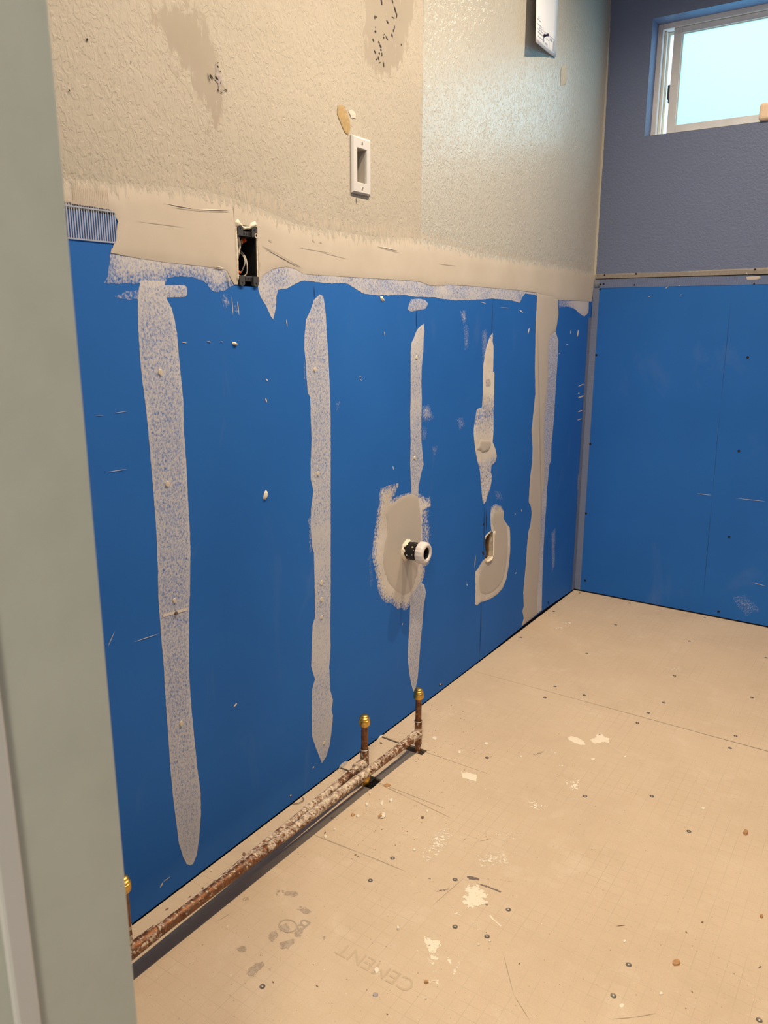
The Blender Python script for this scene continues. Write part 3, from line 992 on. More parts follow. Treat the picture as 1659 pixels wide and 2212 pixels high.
bz0, bz1 = 1.24, 1.34
BTOP = np.array(px('L', BAND[:16]))
def bprof(u, v):
    """thins out towards its upper edge"""
    top = float(np.interp(u, BTOP[:, 0], BTOP[:, 1]))
    return -1.15 * (1 - min(max((top - v) / 0.040, 0.0), 1.0))
band = coat('compound_band', 'L', BAND, M_MUD, wall_left, 'long horizontal band of smooth compound over the board seam', amp=0.0012, seed=63, cov=1.4, edge=1.3, feather=0.008, holes=[BOXH], base=0.0012, thick=0.0009, grid=0.008, profile=bprof)
# skim dragged up over the paint texture, thinning upwards
TOPS = [(108, 350), (200, 350), (260, 340), (330, 352), (400, 350), (470, 362), (540, 372), (590, 400), (620, 425), (680, 440), (760, 456), (840, 462), (900, 478), (960, 496), (1040, 520), (1120, 534),
        (1200, 550), (1287, 566), (1284, 602), (1200, 590), (1100, 580), (1000, 562), (900, 540), (800, 532), (700, 520), (600, 480), (500, 450), (380, 425), (250, 412), (110, 402)]
coat('skim_edge', 'L', TOPS, M_BANDTOP, wall_left, 'thin ragged skim fading up over the wall texture', amp=0.006, step=0.006, seed=64, cov=0.80, edge=0.05, feather=0.05, base=0.00018, thick=0.0, freq=70)
# vertical joint compound near the corner
VJ = [(1160, 632), (1159, 660), (1157, 690), (1156, 740), (1155, 800), (1156, 850), (1152, 890), (1148, 930), (1150, 970), (1149, 1000), (1145, 1030), (1143, 1060), (1142, 1085), (1147, 1095),
      (1148, 1110), (1146, 1130), (1141, 1150), (1138, 1180), (1136, 1215), (1133, 1245), (1130, 1280), (1131, 1310), (1128, 1320), (1131, 1335), (1126, 1353), (1143, 1340), (1160, 1326),
      (1161, 1290), (1162, 1260), (1165, 1230), (1166, 1180), (1168, 1130), (1170, 1080), (1173, 1062), (1177, 1040), (1176, 1000), (1175, 960), (1176, 900), (1180, 860),
      (1184, 810), (1184, 760), (1187, 726), (1200, 716), (1203, 700), (1206, 680), (1205, 655), (1206, 636)]
vj = coat('compound_joint', 'L', VJ, M_MUDGREY, wall_left, 'vertical smooth compound joint beside the room corner', amp=0.0014, seed=65, cov=1.4, edge=1.0, feather=0.008, base=0.0006, thick=0.0012, grid=0.008)
VS = [(1184, 724), (1200, 717), (1206, 735), (1205, 765), (1202, 810), (1199, 860), (1196, 910), (1191, 960), (1190, 995), (1186, 1005), (1184, 1030), (1181, 1060), (1180, 1090), (1177, 1130), (1174, 1180),
      (1172, 1230), (1171, 1260), (1170, 1318), (1156, 1328), (1158, 1260), (1164, 1150), (1168, 1060), (1172, 960), (1176, 850), (1182, 780)]
vs_ = coat('joint_edge', 'L', VS, M_SKIM, vj, amp=0.0012, seed=66, cov=0.55, edge=0.62, feather=0.010,
           profile=prof([(1180, 725, 0.1), (1180, 800, 0.0), (1180, 1050, 0.05), (1180, 1080, 0.2), (1180, 1120, 0.0), (1180, 1200, 0.15), (1180, 1310, 0.5)]), ridge=0.15)
coat('band_edge', 'L', [(1206, 646), (1272, 646), (1271, 676), (1262, 684), (1250, 676), (1243, 668), (1226, 662), (1208, 664)], M_SKIM, wall_left,
     'small wiped compound patch in the corner below the band', amp=0.0022, seed=67, cov=0.55, edge=0.42, feather=0.010,
     profile=lambda u, v: 0.55 * min(max((u - L(1225, 655)[0]) / 0.12, -0.3), 1))
# faint dry smears
for i, (poly, cv) in enumerate([([(994, 672), (1004, 668), (1008, 688), (1002, 704), (997, 690)], 0.55), ([(1040, 715), (1052, 710), (1054, 760), (1042, 790)], 0.24), ([(1000, 705), (1012, 702), (1012, 750), (1004, 760)], 0.2),
                                ([(910, 878), (926, 872), (938, 905), (912, 912)], 0.42), ([(912, 920), (922, 925), (921, 950), (911, 950)], 0.28), ([(932, 965), (946, 962), (942, 980), (936, 986)], 0.28),
                                ([(986, 905), (1000, 900), (1004, 920), (992, 930)], 0.22), ([(1190, 1150), (1200, 1140), (1199, 1220), (1192, 1240)], 0.30),
                                ([(1068, 1060), (1080, 1062), (1086, 1080), (1072, 1078)], 0.22), ([(1248, 1022), (1254, 1020), (1252, 1060), (1246, 1060)], 0.45),
                                ([(726, 868), (734, 866), (732, 885), (726, 888)], 0.25), ([(475, 640), (490, 632), (497, 660), (484, 668)], 0.45), ([(505, 660), (515, 660), (516, 680), (508, 678)], 0.4),
                                ([(795, 1200), (800, 1190), (806, 1260), (800, 1270)], 0.10)]):
    coat('dry_smear', 'L', poly, M_SKIM, wall_left, amp=0.0018, seed=70 + i, cov=cv, edge=0.0, feather=0.014)
# screw fillings on the strips
for par, pts in ((strip1, [(345, 804, .0052), (361, 1045, .0052), (376, 1297, .0048), (391, 1563, .0055)]), (strip2, [(680, 798, .0052), (686, 1023, .005), (694, 1258, .0062), (694, 1295, .0055), (694, 1333, .005), (700, 1604, .005)]),
                 (strip3, [(899, 772, .0050), (895, 989, .0050)])):
    for i, (x, y, r) in enumerate(pts):
        disc('screw_filling', 'L', x, y, r, 0.0011, M_FILL, par, seg=9, jit=0.2, seed=int(x + y), ecc=1.1, off=0.0012)
coat('tape_bit', 'L', [(350, 1327), (403, 1312), (404, 1318), (352, 1333)], M_MUDW, strip1, amp=0.0004, seed=88, cov=1.2, base=0.0012)
disc('screw_head', 'L', 379, 1324, 0.0038, 0.002, M_SCREW, strip1, off=0.0016)
# lumps of dry plaster stuck to the board
lm = coat('plaster_lump', 'L', [(501, 738), (508, 739), (513, 743), (511, 747), (505, 746), (501, 743)], M_CHIP, wall_left, 'small cream plaster lump on the blue board', amp=0.0006, seed=90, grid=0.002, thick=0.006, feather=0.004, cov=1.0)
lm = coat('plaster_lump', 'L', [(574, 1058), (578, 1063), (578, 1072), (574, 1079), (568, 1078), (569, 1070), (571, 1063)], M_CHIP, wall_left, 'tooth-shaped cream plaster chip stuck to the blue board', amp=0.0004, seed=91, grid=0.002, thick=0.004, feather=0.004, cov=1.0)
coat('plaster_lump', 'L', [(821, 640), (826, 640), (831, 649), (826, 652), (822, 646)], M_CHIP, wall_left, amp=0.0006, seed=92, grid=0.002, thick=0.003, feather=0.004, cov=1.0)
slivers('scratch_marks', 'L', [(391, 739, 404, 741, 2), (446, 738, 456, 739, 2), (476, 738, 481, 739, 1.5), (574, 818, 578, 824, 3), (573, 860, 576, 870, 3), (618, 690, 620, 706, 1.6), (830, 716, 831, 726, 1.5),
                               (1140, 722, 1143, 708, 2.5), (1232, 722, 1233, 713, 2), (1247, 728, 1249, 712, 3), (1126, 1100, 1127, 1106, 1.5), (504, 1528, 512, 1518, 3), (288, 1387, 345, 1368, 1.0),
                               (232, 1398, 248, 1362, 1.2), (848, 1006, 850, 1016, 1.5), (775, 812, 782, 816, 1.2), (775, 818, 782, 823, 1.2), (1036, 652, 1050, 656, 1.2), (1080, 664, 1100, 666, 1), (1121, 669, 1130, 676, 2),
                               (1027, 1198, 1025, 1228, 1.6), (1008, 1260, 1009, 1266, 1.5), (1112, 1108, 1113, 1112, 1.5), (500, 640, 503, 682, 1.6), (512, 650, 516, 682, 1.8), (1222, 744, 1228, 745, 1.2), (1206, 765, 1211, 762, 1.2),
                               (1248, 835, 1262, 829, 2), (1247, 860, 1263, 854, 3), (1248, 890, 1258, 886, 2.5), (1246, 908, 1257, 904, 2), (1248, 850, 1252, 849, 2), (870, 1345, 868, 1352, 1), (345, 1918, 352, 1905, 3), (352, 1905, 368, 1893, 1.5),
                               (1113, 1240, 1115, 1236, 1.3), (626, 1720, 629, 1716, 4), (675, 1660, 678, 1655, 3), (205, 897, 225, 897, 0.8), (245, 893, 275, 888, 0.8), (230, 1020, 275, 1013, 0.8), (950, 1480, 953, 1476, 3)],
        M_MUDW, wall_left, label='small white scratches and flecks on the blue boards')
# pencil stud lines and seam hints
slivers('pencil_lines', 'L', [(678, 618, 679, 645, 1.3), (899, 668, 899.5, 712, 1.3), (1064, 650, 1062, 735, 1.2), (1046, 1086, 1045, 1210, 1.2), (1050, 1100, 1050.5, 1150, 1.2), (1040, 1290, 1036, 1420, 0.9), (866, 1300, 864, 1312, 1)], M_DARK, wall_left, off=0.0004)
slivers('screw_marks', 'L', [(1044, 1130, 1046, 1136, 3), (1042, 1190, 1045, 1200, 4), (505, 739, 500, 742, 3), (948, 1480, 956, 1478, 3.5), (1184, 1298, 1185, 1306, 2.5), (626, 1716, 629, 1722, 5)], M_DARK, wall_left, off=0.0003)
slivers('knife_lines', 'L', [(350, 441, 352, 441.5, 1), (372, 449, 420, 455, 1.6), (415, 455, 496, 458.5, 3.2), (503, 440, 504, 480, 1.5), (562, 530, 650, 578, 3.2), (455, 577, 486, 583, 1.5), (486, 583, 497, 625, 2.2), (812, 533, 860, 546, 2.2),
                             (640, 535, 720, 548, 1.2), (690, 545, 750, 560, 1.0), (520, 515, 521, 530, 1), (1160, 695, 1170, 1180, 1.0), (578, 518, 585, 524, 4), (672, 518, 678, 524, 3), (688, 523, 694, 526, 3), (290, 478, 400, 492, 1.2), (945, 570, 985, 575, 2)],
        plain('scored_compound', (0.40, 0.35, 0.29, 1), 0.9), wall_left, off=0.0024, raise_mid=0.0)
slivers('trowel_ridges', 'L', [(350, 439, 420, 452, 1.4), (415, 452, 497, 455, 2.4), (563, 533, 649, 580, 1.5), (812, 531, 862, 543, 1.4), (455, 574, 487, 580, 1.6), (1163, 900, 1162, 1010, 0.8)], M_MUDW, wall_left, off=0.0024, raise_mid=0.0009)

# ---- marks on the upper wall
coat('bare_patch', 'L', [(300, 20), (330, -30), (420, -30), (450, 20), (475, 60), (488, 120), (500, 180), (505, 235), (480, 285), (450, 300), (430, 265), (415, 215), (385, 170), (352, 120), (325, 80)],
     M_TANCOAT, wall_left, 'smooth tan bare patch on the upper left wall', amp=0.009, step=0.006, seed=101, cov=0.95, edge=0.18, feather=0.05, freq=60, base=0.00016, thick=0.0)
coat('bare_patch', 'L', [(450, 375), (520, 365), (560, 400), (560, 450), (500, 440), (440, 420)], M_TANCOAT, wall_left, amp=0.008, step=0.006, seed=102, cov=0.75, edge=0.2, feather=0.04, freq=60, base=0.00016, thick=0.0)
coat('bare_patch', 'L', [(782, -30), (900, -30), (898, 40), (884, 90), (876, 130), (850, 165), (815, 175), (785, 150), (778, 80)], M_TANCOAT, wall_left,
     'smooth tan patch with black smudges at the top', amp=0.006, step=0.006, seed=103, cov=0.98, edge=0.35, feather=0.035, freq=70, base=0.00016, thick=0.0)
coat('glue_stain', 'L', [(729, 227), (740, 227), (748, 240), (755, 262), (757, 276), (752, 291), (745, 287), (735, 265), (728, 245)], M_YELLOW, wall_left, 'yellow brown glue stain above the cable plate', amp=0.0014, seed=104, cov=1, base=0.0009)
coat('torn_paper', 'L', [(466, 135), (472, 150), (477, 168), (480, 180), (478, 192), (472, 200), (470, 180), (463, 172), (466, 155)], M_GREYPAPER, wall_left, 'torn grey wallboard paper on the upper left wall', amp=0.0010, seed=105, cov=1, base=0.0011)
slivers('black_gouges', 'L', [(451, 159, 460, 172, 3), (464, 165, 471, 174, 4.5), (468, 141, 471, 147, 3), (474, 152, 475, 157, 2), (477, 172, 474, 184, 2), (446, 157, 454, 181, 1.3), (468, 136, 471, 135, 1.2), (468, 193, 471, 197, 2), (474, 198, 481, 202, 1.5), (482, 192, 491, 197, 2),
                              (186, 82, 188, 90, 4), (148, 193, 150, 199, 2.4), (281, 131, 282, 137, 1.6)], M_DARK, wall_left, off=0.0014)
slivers('black_smudges', 'L', [(822, -8, 825, 12, 2.6), (846, -4, 849, 8, 2), (850, 10, 857, 34, 2), (857, 28, 856, 40, 2), (852, 55, 851, 65, 2), (849, 62, 850, 70, 1.5), (845, 72, 848, 81, 2.4), (827, 76, 831, 73, 1.6), (828, 78, 829, 84, 2.2), (832, 76, 838, 88, 1.6),
                               (809, 32, 809.6, 42, 2.2), (813, 34, 814, 39, 2), (810, 57, 811, 60, 1.4), (809, 65, 812, 71, 3), (804, 82, 808, 92, 1.8), (816, 88, 820, 95, 2), (819, 95, 824, 104, 2.6), (821, 105, 824, 110, 2.6), (807, 107, 812, 117, 2), (816, 121, 818, 130, 2.4), (818, 112, 820, 118, 2.2),
                               (812, 126, 813, 130, 2), (824, 112, 824.6, 122, 1.8), (820, 133, 820.6, 137, 1.8), (828, 133, 828.8, 146, 2), (866, 94, 867, 99, 1.6), (834, 42, 839, 52, 2), (845, 36, 853, 40, 1.6)],
        plain('charcoal_smudge', (0.05, 0.042, 0.045, 1), 0.9), wall_left, off=0.0010, label='broken black smudges on the wall top')
coat('pale_patch', 'L', [(752, 240), (760, 236), (768, 246), (768, 256), (758, 254)], M_MUDW, wall_left, amp=0.0016, seed=106, cov=1, base=0.0009)
coat('pale_patch', 'L', [(1212, 145), (1222, 138), (1226, 165), (1222, 182), (1210, 186), (1211, 165)], plain('dull_cream_patch', (0.46, 0.44, 0.385, 1), 0.9), wall_left, amp=0.0016, seed=107, cov=1, base=0.0009)
# ragged paint line where the cream wall meets the grey one
cb = coat('corner_caulk', 'B', [(1312, -30), (1320.5, -30), (1317.5, 60), (1313, 160), (1307.5, 260), (1302.5, 350), (1297.5, 420), (1293, 500), (1288.5, 575), (1286, 604), (1283, 604), (1284, 560), (1296, 350), (1305, 200)],
          plain('cream_caulk', (0.52, 0.49, 0.42, 1), 0.6), wall_back, 'cream paint line running down the room corner', amp=0.0011, step=0.005, seed=108, cov=1, grid=None, freq=90, thick=0.0012)

# ---- fibreglass mesh tape
def mesh_tape(name, plane, u0, u1, v0, v1, parent, mat, along='v', pitch=0.0030, wd=0.0011, pitch2=0.0030, off=0.0008, clip=None, label=None):
    """woven tape: threads in both directions as thin flat ribbons in one mesh"""
    vs, fs = [], []
    mp = MAPS[plane]
    def quad(a0, a1, c0, c1, o):
        i = len(vs)
        for (u, v) in ((a0, c0), (a1, c0), (a1, c1), (a0, c1)):
            vs.append(mp(u, v, o))
        f = (i, i + 1, i + 2, i + 3)
        A, Bv, Cv = (Vector(vs[q]) for q in f[:3])
        fs.append(f if (Bv - A).cross(Cv - A).dot(NRM[plane]) > 0 else f[::-1])
    u = u0
    while u <= u1 + 1e-6:
        t1 = clip(u) if clip else v1
        quad(u - wd / 2, u + wd / 2, v0, t1, off)
        u += pitch
    v = v0
    while v <= v1 + 1e-6:
        quad(u0 - wd / 2, u1 + wd / 2, v - wd / 2, v + wd / 2, off + 0.0003)
        v += pitch2
    o = from_mesh(name, vs, fs, mat, parent)
    if label:
        o['label'] = label
    return o

# loose tape end at the far left, half buried in the band
zt0 = L(205, 520)[1]
ztop = L(200, 446)[1]
mesh_tape('mesh_tape', 'L', L(140, 480)[0], L(251, 480)[0], zt0, ztop, wall_left, plain('pale_thread', (0.36, 0.40, 0.50, 1), 0.55), pitch=0.0042, wd=0.0021, pitch2=0.045, off=0.0010, label='bare end of grey mesh tape beside the door jamb')
slivers('tape_fray', 'L', [(158 + i * 3.4, 440 + i * 0.55, 158.6 + i * 3.4, 449 + i * 0.6 + (i % 3), 1.5) for i in range(26)], M_DARK, wall_left, off=0.0012, raise_mid=0.0)
None and coat('buried_tape', 'L', [(146, 392), (246, 404), (246, 450), (154, 440)], M_MUD, band, amp=0.0004, seed=109, cov=1.3, base=0.0022, thick=0.0002)
slivers('buried_tape_threads', 'L', [(154 + i * 4.0, 388 + i * 0.6, 157 + i * 4.0, 440 + i * 0.5, 1.0) for i in range(20)], plain('thread_shadow', (0.53, 0.45, 0.36, 1), 0.9), band, off=0.0026, raise_mid=0.0)
# corner tape on both walls
zc0, zc1 = 0.006, L(1268, 686)[1]
mesh_tape('mesh_tape', 'L', -0.030, -0.002, zc0, zc1, wall_left, M_THREAD, pitch=0.0030, wd=0.0013, pitch2=0.0030, label='grey mesh tape on the left side of the room corner')
mesh_tape('mesh_tape', 'B', 0.0025, 0.0255, 0.006, 1.2295, wall_back, M_THREAD, pitch=0.0030, wd=0.0013, pitch2=0.0030, label='grey mesh tape on the right side of the room corner')
# seam tape on the back wall
mesh_tape('mesh_tape', 'B', 0.003, ROOM_X - 0.01, B(1400, 619)[1], B(1400, 600)[1], wall_back, M_THREAD, pitch=0.0035, wd=0.0011, pitch2=0.0032, label='grey mesh tape over the horizontal seam of the back wall')
mesh_tape('mesh_tape', 'B', 0.003, ROOM_X - 0.01, B(1400, 598)[1], B(1400, 590)[1], wall_back, plain('dull_thread', (0.28, 0.26, 0.24, 1), 0.7), pitch=0.0035, wd=0.0009, pitch2=0.0040)
slivers('seam_line', 'B', [(1283, 603, 1340, 601.5, 1.6), (1330, 601.8, 1480, 598, 1.6), (1470, 598.2, 1620, 594.6, 1.5), (1600, 595, 1700, 592.6, 1.5)], M_DARK, wall_back, off=0.0011, raise_mid=0.0)
slivers('corner_gap', 'L', [(1284, 590, 1274, 760, 2), (1276, 720, 1262, 950, 2.4), (1264, 920, 1250, 1130, 2.2), (1252, 1100, 1242, 1268, 2.4)], M_DARK, wall_left, off=0.0016, raise_mid=0.0)
slivers('guide_line', 'B', [(1580, 640, 1556, 880, 1.2), (1557, 870, 1538, 1080, 1.2), (1539, 1070, 1518, 1300, 1.2)], plain('pencil_on_blue', (0.012, 0.07, 0.22, 1), 0.8), wall_back, off=0.0003, raise_mid=0.0)
coat('tape_chip', 'B', [(1612, 598), (1642, 596), (1643, 601), (1632, 604), (1614, 604)], M_MUD, wall_back, amp=0.0004, seed=111, cov=1.2, base=0.0012)
slivers('scratch_marks', 'B', [(1437, 624, 1444, 618, 1.4), (1466, 618, 1470, 616, 1.2), (1400, 641, 1405, 640, 1.5), (1468, 638, 1474, 636, 1.3), (1612, 588, 1615, 594, 1.5), (1506, 1066, 1538, 1070, 0.9), (1588, 1076, 1655, 1083, 0.8), (1625, 1258, 1655, 1266, 0.9)], M_MUDW, wall_back, off=0.0011)
coat('dry_smear', 'B', [(1580, 1290), (1610, 1285), (1645, 1320), (1610, 1330)], M_SKIM, wall_back, amp=0.002, seed=112, cov=0.12, edge=0.0, feather=0.02)
# drywall screws on the back wall
for i, (x, y) in enumerate([(1615, 772), (1596, 974), (1575, 1160), (1552, 1321), (1288, 767), (1275, 959), (1266, 1109), (1264, 1254), (1306, 594), (1374, 591.5), (1304, 613.5), (1297, 614.5), (1296, 625), (1371, 615.5), (1631, 582), (1629, 613)]):
    disc('drywall_screw', 'B', x, y, 0.0046 if i < 8 else 0.0036, 0.0008, M_BLACKSCREW, wall_back, seg=10, off=0.0010)

# ================================================================== FITTINGS ON THE LEFT WALL
# ---- recessed cable plate
pt = empty('cable_plate', (0.0, PLC[0], PLC[1] - 0.057))
tag(pt, 'white recessed cable plate screwed to the cream textured wall', 'wall plate')
PW, PH, OW, OH, T = 0.0345, 0.057, 0.0175, 0.034, 0.0065
bm = bmesh.new()
def ring(hw, hh, x, yc=PLC[0], zc=PLC[1], dz=0.0):
    return [bm.verts.new((x, yc + sx * hw, zc + dz + sz * hh)) for sx, sz in ((-1, -1), (1, -1), (1, 1), (-1, 1))]
loops = [ring(PW, PH, 0.0008), ring(PW, PH, 0.0035), ring(PW - 0.0035, PH - 0.0035, T), ring(OW + 0.001, OH + 0.001, T), ring(OW, OH, T - 0.001), ring(OW, OH, 0.001)]
for a, b in zip(loops, loops[1:]):
    for k in range(4):
        bm.faces.new((a[k], a[(k + 1) % 4], b[(k + 1) % 4], b[k]))
pf = from_bm('plate_frame', bm, M_PLATE)
keep(pf, pt)
bm = bmesh.new()
loops = [ring(OW, OH, 0.001), ring(OW, OH * .985, -0.030)]
for k in range(4):
    bm.faces.new((loops[0][k], loops[0][(k + 1) % 4], loops[1][(k + 1) % 4], loops[1][k]))
bm.faces.new(loops[1])
# hood: sloping nose over the upper left of the recess
rc = from_bm('recess', bm, M_RECESS, recalc=False)
bm = bmesh.new(); bm.from_mesh(rc.data)
for f in bm.faces:
    if f.normal.dot(Vector((0.0, PLC[0], PLC[1])) - f.calc_center_median()) < 0:
        f.normal_flip()
bm.to_mesh(rc.data); bm.free()
keep(rc, pt)
for s in (1, -1):
    sc_ = lathe('plate_screw', [(0.0, 0.0034), (0.0012, 0.0030), (0.0014, 0.0)], (T - 0.0004, PLC[0], PLC[1] + s * 0.0455), (1, 0, 0), M_PLATE, pt, seg=12)
    a = 0.3 if s > 0 else -0.6
    bm = bmesh.new()
    box_into(bm, -0.0002, 0.0004, -0.0008, 0.0008, -0.0030, 0.0030)
    bmesh.ops.rotate(bm, verts=bm.verts, cent=(0, 0, 0), matrix=Matrix.Rotation(a, 3, 'X'))
    bmesh.ops.translate(bm, verts=bm.verts, vec=(T + 0.0010, PLC[0], PLC[1] + s * 0.0455))
    sl = from_bm('screw_slot', bm, M_SCREWW)
    sl.parent = sc_
    sl.matrix_parent_inverse = (Matrix.Translation(pt.location)).inverted() @ Matrix.Translation(pt.location)
slivers('plate_pencil_tick', 'L', [(770, 424, 769, 440, 1.6)], M_SCREWW, wall_left, off=0.0012, raise_mid=0.0)

# ---- open electrical box
ey0, ey1, ez0, ez1 = -1.8925, -1.8405, 1.1385, 1.2415
eb = empty('electrical_box', (0.0, (ey0 + ey1) / 2, ez0))
tag(eb, 'open dark grey electrical box with loose wires set in the wall', 'electrical box')
wt = 0.0022
iz0, iz1 = ez0 + 0.017, ez1 - 0.017
o = boxes('box_shell', [(-0.070, -0.002, ey0, ey0 + wt, iz0, iz1), (-0.070, -0.002, ey1 - wt, ey1, iz0, iz1), (-0.070, -0.002, ey0 + wt, ey1 - wt, iz0 - 0.002, iz0),
                        (-0.070, -0.002, ey0 + wt, ey1 - wt, iz1, iz1 + 0.002), (-0.072, -0.070, ey0, ey1, iz0, iz1)], M_BOXIN)
keep(o, eb)
for zb, sg in ((iz1, 1), (iz0, -1)):
    # end bar with two square sockets and a screw boss
    zA, zB = (zb + 0.0005, zb + 0.0095) if sg > 0 else (zb - 0.0095, zb - 0.0005)
    o = boxes('end_bar', [(-0.012, 0.0005, ey0 + 0.001, ey1 - 0.001, zA, zB)], M_BOXP, None, bevel=0.0006)
    keep(o, eb)
    for yy in (-0.0085, 0.0085):
        yc = (ey0 + ey1) / 2 + yy
        s_ = boxes('socket', [(0.0003, 0.0009, yc - 0.0036, yc + 0.0036, min(zA, zB) + 0.0018, max(zA, zB) - 0.0018)], M_BOXIN)
        keep(s_, eb)
    s_ = lathe('screw_boss', [(0.0, 0.0016), (0.0010, 0.0014), (0.0011, 0.0)], (0.0005, (ey0 + ey1) / 2, (zA + zB) / 2), (1, 0, 0), M_BOXIN, eb, seg=10)
    for yy in (ey0 + 0.0075, ey1 - 0.0075):
        # rounded mounting ear
        bm = bmesh.new()
        zc = (zB + 0.0035) if sg > 0 else (zA - 0.0035)
        pts = []
        for k in range(13):
            t = math.pi * k / 12
            pts.append((yy + 0.0068 * math.cos(t), zc + sg * 0.0058 * math.sin(t)))
        zin = zA if sg > 0 else zB
        pts += [(yy - 0.0068, zin), (yy + 0.0068, zin)]
        f = [bm.verts.new((0.0034, a, b)) for a, b in pts]
        k_ = [bm.verts.new((-0.004, a, b)) for a, b in pts]
        bm.faces.new(f)
        for i in range(len(f)):
            j = (i + 1) % len(f)
            bm.faces.new((f[i], k_[i], k_[j], f[j]))
        e_ = from_bm('mounting_ear', bm, M_BOXP)
        keep(e_, eb)
        lathe('ear_hole', [(0.0, 0.0019), (0.0002, 0.0019), (0.0003, 0.0)], (0.0034, yy, zc), (1, 0, 0), M_BOXIN, eb, seg=10)
rr = lathe('screw_ring', [(0.0, 0.0040), (0.0012, 0.0040), (0.0013, 0.0026), (0.0003, 0.0025)], (0.0036, ey1 - 0.0042, iz1 + 0.0035), (1, 0, 0), M_WIRE, eb, seg=16)
def E3(x, y, d):
    return tuple(onplane(x, y, 0, d))
tube('cable_jacket', spline([E3(512.5, 512, -0.006), E3(516, 520, -0.010), E3(517, 530, -0.012), E3(515, 541, -0.012), E3(513, 550, -0.014), E3(511, 560, -0.02)]), 0.0032, M_WIRE, eb, 10)
tube('wire', spline([E3(512, 540, -0.030), E3(520, 547, -0.022), E3(527, 556, -0.016), E3(529, 567, -0.015), E3(526, 578, -0.018), E3(521, 588, -0.024), E3(514, 596, -0.03)]), 0.0012, M_WIRE, eb, 8)
tube('wire', spline([E3(514, 538, -0.034), E3(522, 544, -0.024), E3(529, 554, -0.016), E3(533, 567, -0.013), E3(534, 580, -0.013), E3(533, 590, -0.015), E3(528, 596, -0.018), E3(520, 596.5, -0.022), E3(514, 595, -0.026)]), 0.0012, M_WIRE, eb, 8)
a = Vector(E3(519, 524, -0.024)); b = Vector(E3(527, 519, -0.022))
lathe('wire_nut', [(0, 0.0), (0.0005, 0.0030), (0.006, 0.0042), (0.012, 0.0046), (0.0125, 0.0)], a, b - a, M_NUT, eb, seg=10, ridges=0)
a = Vector(E3(513.5, 588, -0.020)); b = Vector(E3(520, 590, -0.02))
lathe('wire_nut', [(0, 0.0), (0.0005, 0.003), (0.005, 0.0036), (0.006, 0.0)], a, b - a, M_NUT, eb, seg=10)
# broken compound lip round the box
coat('broken_lip', 'L', [(505, 478), (512, 472), (519, 483), (523, 488), (536, 490), (539, 481), (550, 477), (553, 488), (549, 492), (538, 496), (524, 496), (515, 490), (508, 492)], M_CHIP, band, amp=0.0009, seed=121, cov=1, thick=0.004, feather=0.004, grid=0.002, base=0.0016)
coat('broken_lip', 'L', [(506, 490), (509, 490), (512, 530), (513, 560), (514, 600), (512, 612), (509, 600), (508, 560), (506, 525)], M_CHIP, band, amp=0.0007, seed=122, cov=1, thick=0.0028, feather=0.002, grid=0.002, base=0.0016)
coat('broken_lip', 'L', [(552, 497), (554, 497), (556, 560), (557, 612), (554, 612), (553.5, 560)], M_CHIP, band, amp=0.0005, seed=123, cov=1, thick=0.002, feather=0.002, grid=0.002, base=0.0016)

# ---- drain stub
ds = empty('drain_stub', (0.0, STUB[0], STUB[1]))
tag(ds, 'black drain pipe stub with white nut sticking out of the blue wall', 'pipe')
base = (0.0, STUB[0], STUB[1])
lathe('stub_pipe', [(-0.05, 0.0235), (0.020, 0.0235), (0.021, 0.0245), (0.036, 0.0245), (0.037, 0.0225), (0.046, 0.0225), (0.046, 0.016), (-0.04, 0.016), (-0.04, 0.0)], base, (1, 0, 0), M_ABS, ds, 40)
lathe('slip_nut', [(0.0425, 0.0226), (0.0425, 0.0280), (0.0440, 0.0288), (0.0560, 0.0288), (0.0610, 0.0270), (0.0640, 0.0235), (0.0645, 0.0200), (0.0630, 0.0168), (0.0612, 0.0160), (0.0600, 0.0158)],
      base, (1, 0, 0), M_PVC, ds, 64, ridges=32, ridge_amp=0.0007)
lathe('bore', [(0.0600, 0.0159), (0.0598, 0.0155), (-0.03, 0.0150), (-0.03, 0.0)], base, (1, 0, 0), M_BOXIN, ds, 32)
# ragged plaster collar and splashes on the pipe
vs, fs = [], []
NS = 60
for i, (d, r) in enumerate(((0.0008, 0.0315), (0.002, 0.0285), (0.0045, 0.0265), (0.007, 0.0250), (0.009, 0.0240))):
    for k in range(NS):
        t = 2 * math.pi * k / NS
        q = Vector((math.cos(t) * 2.2, math.sin(t) * 2.2, i * 0.8))
        j = mnoise.noise(q * 1.7)
        vs.append((max(0.0006, d * (1 + 0.9 * j)) if i else 0.0006, STUB[0] + (r + 0.0012 * j) * math.cos(t), STUB[1] + (r + 0.0012 * j) * math.sin(t)))
for i in range(4):
    for k in range(NS):
        k2 = (k + 1) % NS
        fs.append((i * NS + k, i * NS + k2, (i + 1) * NS + k2, (i + 1) * NS + k))
co = from_mesh('plaster_collar', vs, fs, M_CHIP, None, smooth=True)
keep(co, ds)
bm = bmesh.new()
rng = random.Random(5)
for _ in range(16):
    t = rng.uniform(-0.6, 4.2)
    d = rng.uniform(0.012, 0.036)
    r = 0.0238 if d < 0.0205 else 0.0248
    ax, tx = rng.uniform(0.001, 0.004), rng.uniform(0.02, 0.10)
    loop = []
    for k in range(6):
        a = 2 * math.pi * k / 6
        dd, tt = d + ax * math.cos(a) * rng.uniform(.5, 1.2), t + tx * math.sin(a) * rng.uniform(.5, 1.2)
        loop.append(bm.verts.new((dd, STUB[0] + r * math.cos(tt), STUB[1] + r * math.sin(tt))))
    c = bm.verts.new((d, STUB[0] + (r + 0.0006) * math.cos(t), STUB[1] + (r + 0.0006) * math.sin(t)))
    for k in range(6):
        bm.faces.new((loop[k], loop[(k + 1) % 6], c))
